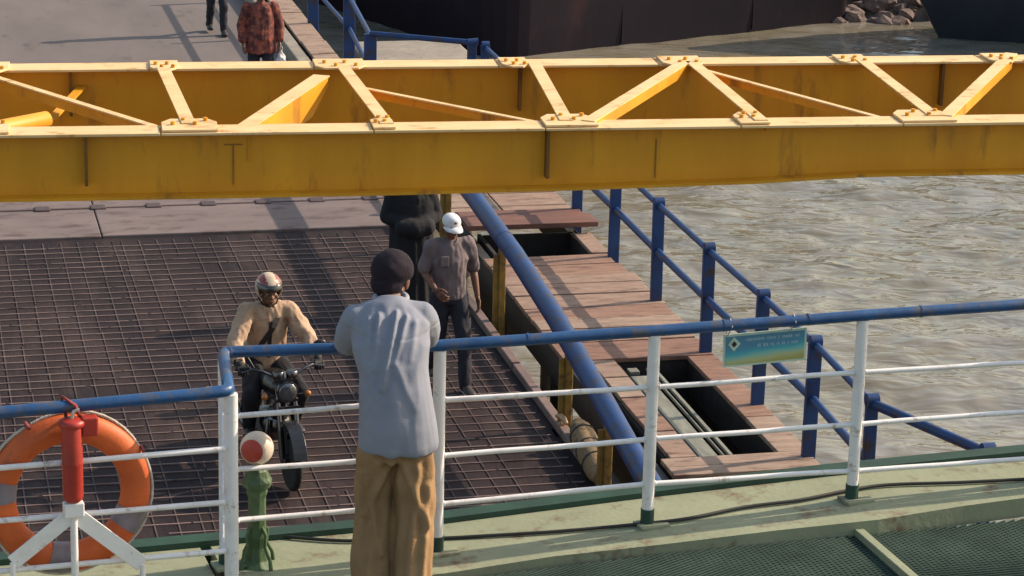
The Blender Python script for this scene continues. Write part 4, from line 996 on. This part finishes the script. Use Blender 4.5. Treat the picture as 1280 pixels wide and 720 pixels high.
    tfold = [((ox + .0, .70), (ox - .13, .42), .014, .016), ((ox + .02, .70), (ox + .15, .38), .014, .016), ((ox - .07, .66), (ox - .12, .10), .012, .016), ((ox + .10, .64), (ox + .06, .10), .013, .016), ((ox - .14, .60), (ox - .06, .25), .010, .015), ((ox + .15, .55), (ox + .12, .1), .010, .014)]
    def d2(co, nrm):
        v = cn2(co, nrm); q = V((co.x, 0, co.z))
        for a, b_, am, wd in tfold:
            d, tt = seg_dist(q, V((a[0], 0, a[1])), V((b_[0], 0, b_[1]))); v += am * (math.exp(-(d / wd) ** 2) - .4 * math.exp(-((d - 2 * wd) / wd) ** 2))
        return v
    t.part('trousers', remeshed(mb, .008, 3, d2), 'trousers_tan')
    mb = MB(); mb.ball(P(0, -.014, .036), [.096, .108, .092], 24, 16, ax); mb.ball(P(0, -.048, -.03), [.076, .064, .070], 20, 12, ax)
    t.part('beanie', remeshed(mb, .007, 4, cloth_noise(.004, 14, V((1, 1, 1)), 5)), 'beanie')
    shoes(t, J, 'sandal')
leaning_man()

# ---- walking person in white cap
def cap_walker():
    g = uvz(566, 492, 0); base = BX * g.x + AX * (g.y + .25)
    J = dict(pelvis=V((0, 0, .95)), waist=V((0, .0, 1.08)), chest=V((0, .01, 1.27)), neck=V((0, .01, 1.46)), head=V((0, .045, 1.60)),
             shL=V((-.185, 0, 1.405)), shR=V((.185, 0, 1.405)), elL=V((-.25, -.05, 1.13)), elR=V((.25, -.02, 1.15)), wrL=V((-.265, .06, .89)), wrR=V((.19, .19, 1.03)),
             hipL=V((-.09, 0, .90)), hipR=V((.09, 0, .90)), knL=V((-.10, .19, .50)), knR=V((.10, .02, .47)), anL=V((-.10, .27, .085)), anR=V((.10, -.25, .13)), toeL=V((-.1, 1, 0)), toeR=V((.1, 1, 0)))
    t, P, ax, bo = person('person', 'person in white baseball cap and mauve shirt walking down the ramp beside the guard pipe', (base.x, base.y, 0), PSI + math.pi + R(4), J, V((-.12, 1, -.25)),
                          hands={'R': (V((-.45, .55, -.55)), V((-.6, -.6, .0)), .5)}, skin='skin_dark', bodyfat=.86)
    mb = MB()
    mb.loft([(V((0, 0, .88)), .172, .125), (V((0, 0, .90)), .176, .13), (V((0, 0, 1.0)), .172, .13), (V((0, .0, 1.10)), .165, .125), (V((0, .01, 1.27)), .182, .128), (V((0, .01, 1.38)), .165, .10), (V((0, .01, 1.44)), .10, .075), (V((0, .01, 1.47)), .07, .064)], 24)
    for sg, s_ in ((-1, 'L'), (1, 'R')):
        sh, el = J['sh' + s_], J['el' + s_]; mb.limb([V((sg * .06, 0, 1.425)), sh], [.06, .07]); mb.limb([sh, sh.lerp(el, .5), sh.lerp(el, .86)], [.072, .068, .066])
    s1 = t.part('shirt', remeshed(mb, .009, 3, cloth_noise(.013, 10, V((1.3, 1, .6)), 2)), 'shirt_mauve')
    mb = MB(); cc = V((0, .015, 1.475))
    for sg in (-1, 1):
        pts = [cc + V((sg * .068 * math.sin(R(a)), -.062 * math.cos(R(a)), -.018 * (a / 150) - (.03 if a > 140 else 0))) for a in range(0, 166, 15)]; mb.tube(pts, .012, 8)
    t.part('collar', mb, 'shirt_mauve', s1)
    mb = MB(); mb.b2((.045, .128, 1.23), (.125, .142, 1.33)); t.part('pocket', mb, 'shirt_mauve', s1, bevel=.006)
    mb = MB(); mb.loft([(V((0, 0, .99)), .150, .11), (V((0, 0, .90)), .165, .125), (V((0, 0, .84)), .16, .115)], 20)
    for sg, s_ in ((-1, 'L'), (1, 'R')):
        k, a = J['kn' + s_], J['an' + s_]; mb.limb([J['hip' + s_], J['hip' + s_].lerp(k, .4), k], [.105, .094, .076]); mb.limb([k, k.lerp(a, .5), a + V((0, 0, -.01))], [.076, .070, .062])
    t.part('jeans', remeshed(mb, .010, 3, cloth_noise(.010, 9, V((1.2, 1, .7)), 6)), 'jeans')
    shoes(t, J, 'shoe', 'shoe_toe')
    mb = MB(); mb.ball(P(0, -.012, .045), [.088, .106, .074], 24, 14, ax); mb.ball(P(0, .045, .062), [.064, .045, .052], 18, 12, ax); cp = t.part('cap', remeshed(mb, .007, 3), 'cap_white')
    mb = MB(); N_ = 14; vs = []
    for k in range(N_ + 1):
        a = R(-82 + 164 * k / N_); cx, cy = math.sin(a), math.cos(a)
        for rr_, dz in ((0.0, .0), (.5, -.006), (1.0, -.020)):
            x = cx * (.086 + .006 * rr_); y = -.005 + cy * .094 + rr_ * .088 * max(0, cy) ** .8
            vs.append(P(x, y, .034 + dz - .020 * abs(cx) ** 2 + .0))
    n0 = len(vs); vs += [v + ax[2] * -.004 for v in vs]; fs = []
    for k in range(N_):
        for q in range(2): a0 = k * 3 + q; fs += [(a0, a0 + 1, a0 + 4, a0 + 3), (n0 + a0, n0 + a0 + 3, n0 + a0 + 4, n0 + a0 + 1)]
        fs.append((k * 3 + 2, n0 + k * 3 + 2, n0 + k * 3 + 5, k * 3 + 5))
    mb.add(vs, fs, True); t.part('cap_brim', mb, 'cap_white', cp)
    mb = MB(); mb.ball(P(.0, .087, .074), [.016, .010, .012], 10, 6, ax); t.part('cap_badge', mb, 'cap_badge', cp)
    mb = MB(); mb.ball(P(0, -.03, -.02), [.080, .085, .06], 16, 10, ax); t.part('hair', remeshed(mb, .008, 2), 'hair')
cap_walker()

# ---- person in long black robe
def robed():
    g = uvz(513, 392, 0); base = BX * g.x + AX * g.y
    J = dict(pelvis=V((0, 0, .90)), waist=V((0, 0, 1.02)), chest=V((0, .0, 1.20)), neck=V((0, 0, 1.38)), head=V((0, .03, 1.51)), shL=V((-.175, 0, 1.33)), shR=V((.175, 0, 1.33)), elL=V((-.25, -.02, 1.06)), elR=V((.25, -.02, 1.06)), wrL=V((-.06, .17, 1.0)), wrR=V((.06, .17, 1.0)),
             hipL=V((-.09, 0, .86)), hipR=V((.09, 0, .86)), knL=V((-.09, .08, .46)), knR=V((.09, .0, .45)), anL=V((-.09, .12, .085)), anR=V((.09, -.14, .10)), toeL=V((0, 1, 0)), toeR=V((0, 1, 0)))
    t, P, ax, bo = person('person', 'person in long loose black robe and headscarf on the ramp behind the white-capped walker', (base.x, base.y, 0), PSI + math.pi, J, V((0, 1, -.1)), skin='skin')
    mb = MB(); mb.loft([(V((0, 0, .06)), .30, .26), (V((0, 0, .30)), .275, .23), (V((0, 0, .60)), .25, .20), (V((0, 0, .95)), .235, .175), (V((0, 0, 1.20)), .235, .16), (V((0, 0, 1.33)), .20, .12), (V((0, 0, 1.41)), .08, .08)], 28)
    for s_ in 'LR': mb.limb([J['sh' + s_], J['el' + s_], J['wr' + s_]], [.085, .085, .085])
    mb.limb([V((-.13, .19, .98)), V((0, .20, .975)), V((.13, .19, .98))], [.09, .105, .09])
    f0 = cloth_noise(.012, 6, V((1, 1, .3)), 1)
    t.part('robe', remeshed(mb, .012, 3, lambda co, n_: f0(co, n_) + (.016 * math.sin(math.atan2(co.y, co.x) * 13) * max(0, (1.0 - co.z)))), 'black_cloth')
    mb = MB(); mb.ball(P(0, -.02, .03), [.092, .108, .10], 20, 14, ax); mb.loft([(J['neck'] + V((0, -.02, .14)), .10, .10), (J['neck'] + V((0, -.01, .02)), .12, .11), (J['neck'] + V((0, 0, -.12)), .20, .15), (J['neck'] + V((0, 0, -.22)), .21, .15)], 20)
    t.part('headscarf', remeshed(mb, .011, 3, cloth_noise(.008, 9, V((1, 1, .6)), 4)), 'black_cloth')
    shoes(t, J, 'shoe')
robed()

# ---- person in red patterned shirt with white bag, far up the ramp
def red_walker():
    g = uvz(326, 128, .03); base = BX * g.x + AX * g.y
    J = dict(pelvis=V((0, 0, .93)), waist=V((0, 0, 1.05)), chest=V((0, .01, 1.23)), neck=V((0, .01, 1.42)), head=V((0, .04, 1.56)), shL=V((-.19, 0, 1.365)), shR=V((.19, 0, 1.365)), elL=V((-.27, -.02, 1.10)), elR=V((.27, -.02, 1.10)), wrL=V((-.26, .06, .86)), wrR=V((.26, .08, .86)),
             hipL=V((-.09, 0, .88)), hipR=V((.09, 0, .88)), knL=V((-.10, .10, .48)), knR=V((.10, .0, .46)), anL=V((-.10, .12, .085)), anR=V((.10, -.18, .11)), toeL=V((0, 1, 0)), toeR=V((0, 1, 0)))
    t, P, ax, bo = person('person', 'person in red patterned loose shirt walking on the roadway with white bag', (base.x, base.y, .03), PSI + math.pi, J, V((0, 1, -.1)), skin='skin_dark')
    mb = MB(); mb.loft([(V((0, 0, .72)), .225, .17), (V((0, 0, .74)), .23, .17), (V((0, 0, .92)), .215, .16), (V((0, 0, 1.08)), .195, .145), (V((0, 0, 1.25)), .19, .135), (V((0, .01, 1.36)), .165, .10), (V((0, .01, 1.43)), .07, .065)], 24)
    for s_ in 'LR': mb.limb([J['sh' + s_], J['el' + s_], J['el' + s_].lerp(J['wr' + s_], .75)], [.075, .070, .064])
    t.part('shirt', remeshed(mb, .010, 3, cloth_noise(.014, 8, V((1.2, 1, .5)), 8)), 'batik')
    mb = MB(); mb.loft([(V((0, 0, .98)), .15, .11), (V((0, 0, .82)), .16, .12)], 20)
    for s_ in 'LR':
        k, a = J['kn' + s_], J['an' + s_]; mb.limb([J['hip' + s_], k], [.105, .08]); mb.limb([k, a], [.08, .068])
    t.part('trousers', remeshed(mb, .011, 3, cloth_noise(.010, 9, V((1.2, 1, .7)), 6)), 'jeans')
    mb = MB(); mb.ball(P(0, -.02, .04), [.086, .10, .085], 18, 12, ax); t.part('hair', remeshed(mb, .009, 2), 'hair')
    shoes(t, J, 'shoe')
    # bag held in the left hand (image right)
    rot = Matrix.Rotation(PSI + math.pi, 3, 'Z'); wl = rot @ V((-.27, .10, 0)); bb = V((base.x + wl.x, base.y + wl.y, .03))
    b = local_thing('carrier_bag', 'crumpled white carrier bag hanging from the hand of the red shirted person', 'bag', (bb.x, bb.y, bb.z + .50), PSI)
    mb = MB(); mb.loft([(V((0, 0, .0)), .05, .04), (V((0, 0, .03)), .085, .06), (V((0, 0, .12)), .08, .055), (V((0, 0, .20)), .05, .035), (V((0, 0, .26)), .016, .012)], 16)
    b.part('sack', remeshed(mb, .009, 2, cloth_noise(.014, 16, V((1, 1, .6)), 3)), 'bag_white')
    mb = MB(); mb.tube([(-.012, 0, .24), (-.02, 0, .30), (0, 0, .325), (.02, 0, .30), (.012, 0, .24)], .006, 8); b.part('handle', mb, 'bag_white')
red_walker()

def far_walker():
    g = uvz(271, 42, .03); base = BX * g.x + AX * g.y
    J = dict(pelvis=V((0, 0, .93)), waist=V((0, 0, 1.05)), chest=V((0, .01, 1.23)), neck=V((0, .01, 1.42)), head=V((0, .04, 1.56)), shL=V((-.18, 0, 1.365)), shR=V((.18, 0, 1.365)), elL=V((-.23, -.04, 1.10)), elR=V((.23, -.02, 1.10)), wrL=V((-.22, .06, .85)), wrR=V((.22, .08, .85)),
             hipL=V((-.085, 0, .88)), hipR=V((.085, 0, .88)), knL=V((-.09, .14, .48)), knR=V((.09, .0, .46)), anL=V((-.09, .16, .085)), anR=V((.09, -.22, .12)), toeL=V((0, 1, 0)), toeR=V((0, 1, 0)))
    t, P, ax, bo = person('person', 'person in dark trousers and brown shirt far up the roadway casting a long shadow', (base.x, base.y, .03), PSI + math.pi, J, V((0, 1, -.1)), skin='skin_dark')
    mb = MB(); mb.loft([(V((0, 0, .80)), .18, .13), (V((0, 0, .95)), .175, .13), (V((0, 0, 1.08)), .165, .125), (V((0, 0, 1.25)), .175, .125), (V((0, .01, 1.36)), .155, .10), (V((0, .01, 1.43)), .07, .065)], 22)
    for s_ in 'LR': mb.limb([J['sh' + s_], J['sh' + s_].lerp(J['el' + s_], .85)], [.072, .064])
    t.part('shirt', remeshed(mb, .011, 3, cloth_noise(.011, 8, V((1.2, 1, .7)), 12)), 'batik')
    mb = MB(); mb.loft([(V((0, 0, .98)), .15, .11), (V((0, 0, .82)), .15, .115)], 20)
    for s_ in 'LR':
        k, a = J['kn' + s_], J['an' + s_]; mb.limb([J['hip' + s_], k], [.098, .072]); mb.limb([k, a], [.072, .058])
    t.part('trousers', remeshed(mb, .011, 3, cloth_noise(.009, 9, V((1.2, 1, .7)), 6)), 'jeans')
    mb = MB(); mb.ball(P(0, -.02, .04), [.086, .10, .085], 18, 12, ax); t.part('hair', remeshed(mb, .009, 2), 'hair')
    shoes(t, J, 'shoe')
far_walker()

# ------------------------------------------------------------------ motorcycle and rider
def moto():
    g = uvz(364, 612, .018); head = PSI + math.pi + R(7)
    rot = Matrix.Rotation(head, 3, 'Z'); base = BX * g.x + AX * g.y - rot @ V((0, .62, 0)); Z0 = .018
    t = local_thing('motorcycle', 'dark motorcycle with chrome headlamp coming down the ramp towards the ferry', 'motorcycle', (base.x, base.y, Z0), head)
    def wheel(y):
        c = V((0, y, .285)); X = V((1, 0, 0)); m = MB(); m.lathe([(.225, -.024), (.262, -.032), (.280, -.018), (.286, 0), (.280, .018), (.262, .032), (.225, .024)], c, 32, ax=(V((0, 1, 0)), V((0, 0, 1)), X)); wt = t.part('tyre', m, 'rubber')
        wt.name = 'wheel'
        m = MB()
        pts = [c + V((0, .222 * math.cos(R(a)), .222 * math.sin(R(a)))) for a in range(0, 361, 15)]; m.tube(pts, .014, 8); t.part('rim', m, 'chrome', wt)
        m = MB(); m.tube([c - X * .06, c + X * .06], .038, 14); t.part('hub', m, 'chrome', wt)
        for k in range(5):
            a = R(72 * k); m = MB(); m.tube([c, c + V((0, .22 * math.cos(a), .22 * math.sin(a)))], .010, 8); t.part('spoke', m, 'moto_black', wt)
    wheel(.62); wheel(-.62)
    for sg in (-1, 1):
        m = MB(); m.tube([(sg * .075, .62, .285), (sg * .075, .585, .40), (sg * .075, .44, .86)], [.024, .024, .019], 12); t.part('fork_tube', m, 'chrome')
        m = MB(); m.tube([(sg * .075, .618, .29), (sg * .075, .55, .52)], .029, 12); t.part('fork_slider', m, 'moto_black')
        m = MB(); m.tube([(sg * .11, -.62, .29), (sg * .13, -.38, .68)], .025, 12); t.part('shock_absorber', m, 'chrome')
        m = MB(); m.tube([(sg * .05, .40, .93), (sg * .18, .38, 1.0), (sg * .30, .32, 1.02), (sg * .38, .26, 1.00)], .012, 10); hb = t.part('handlebar', m, 'chrome')
        m = MB(); m.tube([(sg * .28, .335, 1.02), (sg * .385, .257, 1.00)], .018, 12); t.part('grip', m, 'rubber', hb)
        m = MB(); m.tube([(sg * .27, .36, 1.02), (sg * .37, .36, 1.0)], .006, 8); t.part('lever', m, 'chrome', hb)
        m = MB(); m.tube([(sg * .25, .35, 1.03), (sg * .32, .33, 1.16)], .006, 8); mi = t.part('mirror', m, 'chrome')
        m = MB(); m.ball((sg * .335, .32, 1.19), [.06, .014, .038], 14, 8); t.part('mirror_glass', m, 'moto_black', mi)
        m = MB(); m.tube([(sg * .10, .46, .80), (sg * .17, .46, .80)], .008, 8); ind = t.part('indicator', m, 'moto_black')
        m = MB(); m.ball((sg * .19, .465, .80), [.03, .024, .026], 12, 8); t.part('indicator_lens', m, 'amber', ind)
        m = MB(); m.tube([(sg * .13, .0, .30), (sg * .26, .0, .30)], .014, 8); t.part('foot_peg', m, 'rubber')
        m = MB(); m.prism([(sg * .10, -.15, .50), (sg * .10, -.45, .52), (sg * .10, -.50, .70), (sg * .10, -.12, .68)], (sg * .03, 0, 0)); t.part('side_panel', m, 'moto_black', bevel=.012)
    m = MB(); m.lathe([(.04, -.12), (.075, -.09), (.092, -.03), (.096, 0), (.092, .012)], V((0, .50, .84)), 24, ax=(V((1, 0, 0)), V((0, 0, -1)), V((0, 1, 0)))); hl = t.part('headlamp', m, 'chrome')
    m = MB(); m.ball((0, .51, .84), [.082, .022, .082], 20, 10); t.part('headlamp_lens', m, 'lens_glass', hl)
    m = MB(); m.lathe([(.045, 0), (.05, .01), (.05, .06), (.044, .065)], V((-.06, .42, .94)), 16); t.part('gauge', m, 'chrome')
    m = MB(); m.lathe([(.045, 0), (.05, .01), (.05, .06), (.044, .065)], V((.06, .42, .94)), 16); t.part('gauge', m, 'chrome')
    for yy, zz in ((.44, .93), (.47, .76)):
        m = MB(); m.box((0, yy, zz), (.20, .05, .03)); t.part('fork_yoke', m, 'moto_black', bevel=.006)
    # front mudguard
    m = MB(); N = 12
    for k in range(N):
        a0, a1 = R(15 + 130 * k / N), R(15 + 130 * (k + 1) / N)
        pa, pb = [V((0, .62 + .315 * math.cos(a), .285 + .315 * math.sin(a))) for a in (a0, a1)]; m.bar(pa, pb + (pb - pa) * .05, .12, .012, up=(pa - V((0, .62, .285))).normalized())
    t.part('mudguard', m, 'moto_black', bevel=.003)
    m = MB(); m.b2((-.075, .735, .50), (.075, .742, .56)); m.b2((-.09, .545, .66), (.09, .552, .73)); t.part('number_plate', m, 'chrome', bevel=.003)
    mb = MB(); mb.loft([(V((0, -.12, .76)), .09, .06), (V((0, .0, .80)), .13, .10), (V((0, .18, .82)), .135, .115), (V((0, .32, .82)), .10, .09), (V((0, .38, .82)), .05, .05)], 20); t.part('fuel_tank', remeshed(mb, .010, 4), 'moto_black')
    mb = MB(); mb.loft([(V((0, -.10, .77)), .11, .05), (V((0, -.35, .77)), .13, .05), (V((0, -.70, .82)), .11, .045), (V((0, -.80, .84)), .07, .03)], 18); t.part('saddle', remeshed(mb, .010, 4), 'rubber')
    mb = MB(); mb.ball((0, .10, .45), [.14, .2, .14], 16, 10); mb.b2((-.11, -.2, .30), (.11, .18, .50)); mb.tube([(0, .12, .45), (0, .26, .62)], [.085, .075], 16); t.part('engine', remeshed(mb, .012, 1), 'chrome')
    m = MB(); m.tube([(.10, .25, .52), (.13, .30, .35), (.14, .1, .25), (.15, -.3, .27), (.16, -.85, .36)], [.02, .022, .024, .035, .04], 12); t.part('exhaust', m, 'chrome')
    m = MB(); m.tube([(0, .42, .86), (0, .1, .66), (0, -.4, .62)], .025, 10); m.tube([(0, .40, .80), (0, .28, .40), (0, -.1, .28), (0, -.62, .29)], .025, 10); t.part('frame', m, 'moto_black')
    m = MB(); m.b2((-.07, -.92, .58), (.07, -.70, .66)); t.part('tail_lamp', m, 'amber', bevel=.012)
    # ---- rider, in the motorcycle's frame
    J = dict(pelvis=V((0, -.28, .90)), waist=V((0, -.25, 1.03)), chest=V((0, -.19, 1.24)), neck=V((0, -.15, 1.43)), head=V((0, -.10, 1.57)),
             shL=V((-.185, -.16, 1.37)), shR=V((.185, -.16, 1.37)), elL=V((-.325, -.01, 1.15)), elR=V((.325, -.01, 1.15)), wrL=V((-.345, .20, 1.03)), wrR=V((.345, .20, 1.03)),
             hipL=V((-.10, -.24, .87)), hipR=V((.10, -.24, .87)), knL=V((-.22, .14, .70)), knR=V((.22, .14, .70)), anL=V((-.20, -.02, .39)), anR=V((.20, -.02, .39)), toeL=V((-.1, 1, 0)), toeR=V((.1, 1, 0)))
    p, P, ax, bo = person('person', 'person in tan jacket and open face helmet riding the motorcycle down the ramp', (base.x, base.y, Z0), head, J, V((0, 1, -.12)),
                          hands={'L': (V((.05, .9, -.25)), V((.1, -.2, -1)), .95), 'R': (V((-.05, .9, -.25)), V((-.1, -.2, -1)), .95)}, skin='skin_dark', bodyfat=.88)
    mb = MB(); mb.loft([(V((0, -.28, .84)), .185, .15), (V((0, -.27, .92)), .19, .15), (V((0, -.24, 1.04)), .185, .145), (V((0, -.19, 1.24)), .195, .145), (V((0, -.16, 1.36)), .165, .11), (V((0, -.145, 1.44)), .08, .075)], 24)
    for sg, s_ in ((-1, 'L'), (1, 'R')):
        mb.limb([V((sg * .07, -.155, 1.39)), J['sh' + s_]], [.072, .080]); mb.limb([J['sh' + s_], J['sh' + s_].lerp(J['el' + s_], .5), J['el' + s_]], [.086, .082, .074]); mb.limb([J['el' + s_], J['wr' + s_] - (J['wr' + s_] - J['el' + s_]) * .12], [.074, .056])
    jk = p.part('jacket', remeshed(mb, .009, 3, cloth_noise(.012, 11, V((1.2, 1, .7)), 21)), 'jacket_tan')
    mb = MB(); cc = V((0, -.145, 1.445))
    pts = [cc + V((.074 * math.sin(R(a)), -.066 * math.cos(R(a)), -.02 * (abs(a) / 150))) for a in range(-150, 151, 15)]; mb.tube(pts, .016, 8); p.part('collar', mb, 'jacket_tan', jk)
    for s_ in 'LR':
        d_ = (J['wr' + s_] - J['el' + s_]).normalized(); q_ = J['wr' + s_] - d_ * .035; mb = MB(); mb.tube([q_, q_ + d_ * .03], .047, 14); p.part('cuff', mb, 'strap', jk)
    mb = MB()
    for k in range(8):
        z0_, z1_ = 1.40 - .055 * k, 1.40 - .055 * (k + 1); fy = lambda z: -.19 + .150 - .075 * max(0, (z - 1.26)) / .14 - .075 * max(0, 1.26 - z) / .3
        mb.bar((0, fy(z0_), z0_), (0, fy(z1_), z1_), .03, .012, up=V((0, 1, .2)))
    p.part('placket', mb, 'strap', jk)
    # strap of the sling bag, over one shoulder, following the chest
    mb = MB(); pts = []
    for k in range(15):
        s_ = k / 14; x = -.13 + .30 * s_; z = 1.425 - .48 * s_
        pts.append(V((x, -.19 + .157 - .09 * max(0, (z - 1.26)) / .16 * (1 if z > 1.26 else 0) - .075 * max(0, 1.26 - z) / .3 - .5 * max(0, abs(x) - .1), z)))
    for a, b_ in zip(pts[:-1], pts[1:]): mb.bar(a, b_ + (b_ - a) * .15, .042, .014, up=V((0, 1, .2)))
    p.part('bag_strap', mb, 'strap', jk)
    mb = MB(); mb.loft([(V((0, -.28, .95)), .155, .125), (V((0, -.28, .84)), .17, .15)], 20)
    for s_ in 'LR':
        k, a = J['kn' + s_], J['an' + s_]; mb.limb([J['hip' + s_], J['hip' + s_].lerp(k, .5), k], [.11, .095, .08]); mb.limb([k, k.lerp(a, .5), a], [.08, .075, .06])
    p.part('trousers', remeshed(mb, .010, 3, cloth_noise(.010, 9, V((1, 1, 1)), 6)), 'black_cloth')
    shoes(p, J, 'shoe')
    # gloves over the hands
    for s_ in 'LR':
        mb = MB(); d, pn, cu = {'L': (V((.05, .9, -.25)), V((.1, -.2, -1)), .95), 'R': (V((-.05, .9, -.25)), V((-.1, -.2, -1)), .95)}[s_]
        hand(mb, J['wr' + s_], d, pn, 1 if s_ == 'R' else -1, cu); mb.limb([J['wr' + s_] - d * .03, J['wr' + s_] + d * .03], [.036, .036], 10)
        p.part('glove', remeshed(mb, .005, 1, lambda co, n_: .0035), 'glove')
    # helmet: shell cut open at the face
    bm = bmesh.new(); bmesh.ops.create_uvsphere(bm, u_segments=32, v_segments=22, radius=1)
    kill = [f for f in bm.faces if (lambda c: c.y > .35 and c.z < .28 and c.z > -1)(f.calc_center_median()) or f.calc_center_median().z < -.72]
    bmesh.ops.delete(bm, geom=kill, context='FACES')
    for v in bm.verts: co = v.co.copy(); v.co = P(co.x * .118, co.y * .136 - .012, co.z * .128 + .028)
    for f in bm.faces: f.smooth = True
    me = bpy.data.meshes.new('helmet'); bm.to_mesh(me); bm.free()
    he = p.part('helmet', me, 'helmet_white'); so_ = he.modifiers.new('s', 'SOLIDIFY'); so_.thickness = .012; so_.offset = -1
    bm = bmesh.new(); bmesh.ops.create_uvsphere(bm, u_segments=32, v_segments=30, radius=1)
    kill = [f for f in bm.faces if not (lambda c: c.y > .05 and .12 < c.z < .52 and abs(c.x) < .92)(f.calc_center_median())]
    bmesh.ops.delete(bm, geom=kill, context='FACES')
    for v in bm.verts: co = v.co.copy(); v.co = P(co.x * .123, co.y * .145 - .010, co.z * .128 + .028)
    for f in bm.faces: f.smooth = True
    me = bpy.data.meshes.new('visor'); bm.to_mesh(me); bm.free(); vi = p.part('visor', me, 'visor', he); so_ = vi.modifiers.new('s', 'SOLIDIFY'); so_.thickness = .004
    for sg, mm in ((-1, 'helmet_red'), (1, 'helmet_red')):
        bm = bmesh.new(); bmesh.ops.create_uvsphere(bm, u_segments=32, v_segments=30, radius=1)
        kill = [f for f in bm.faces if not (lambda c: .35 < sg * c.x < .78 and c.z > .45 and c.y > -.7)(f.calc_center_median())]
        bmesh.ops.delete(bm, geom=kill, context='FACES')
        for v in bm.verts: co = v.co.copy(); v.co = P(co.x * .1195, co.y * .1375 - .012, co.z * .1295 + .028)
        for f in bm.faces: f.smooth = True
        me = bpy.data.meshes.new('helmet_stripe'); bm.to_mesh(me); bm.free(); p.part('helmet_stripe', me, mm, he)
    m = MB()
    for sg in (-1, 1): m.tube([P(sg * .095, .0, -.05), P(sg * .06, .03, -.115), P(0, .045, -.128)], .007, 8)
    p.part('chin_strap', m, 'strap', he)
moto()
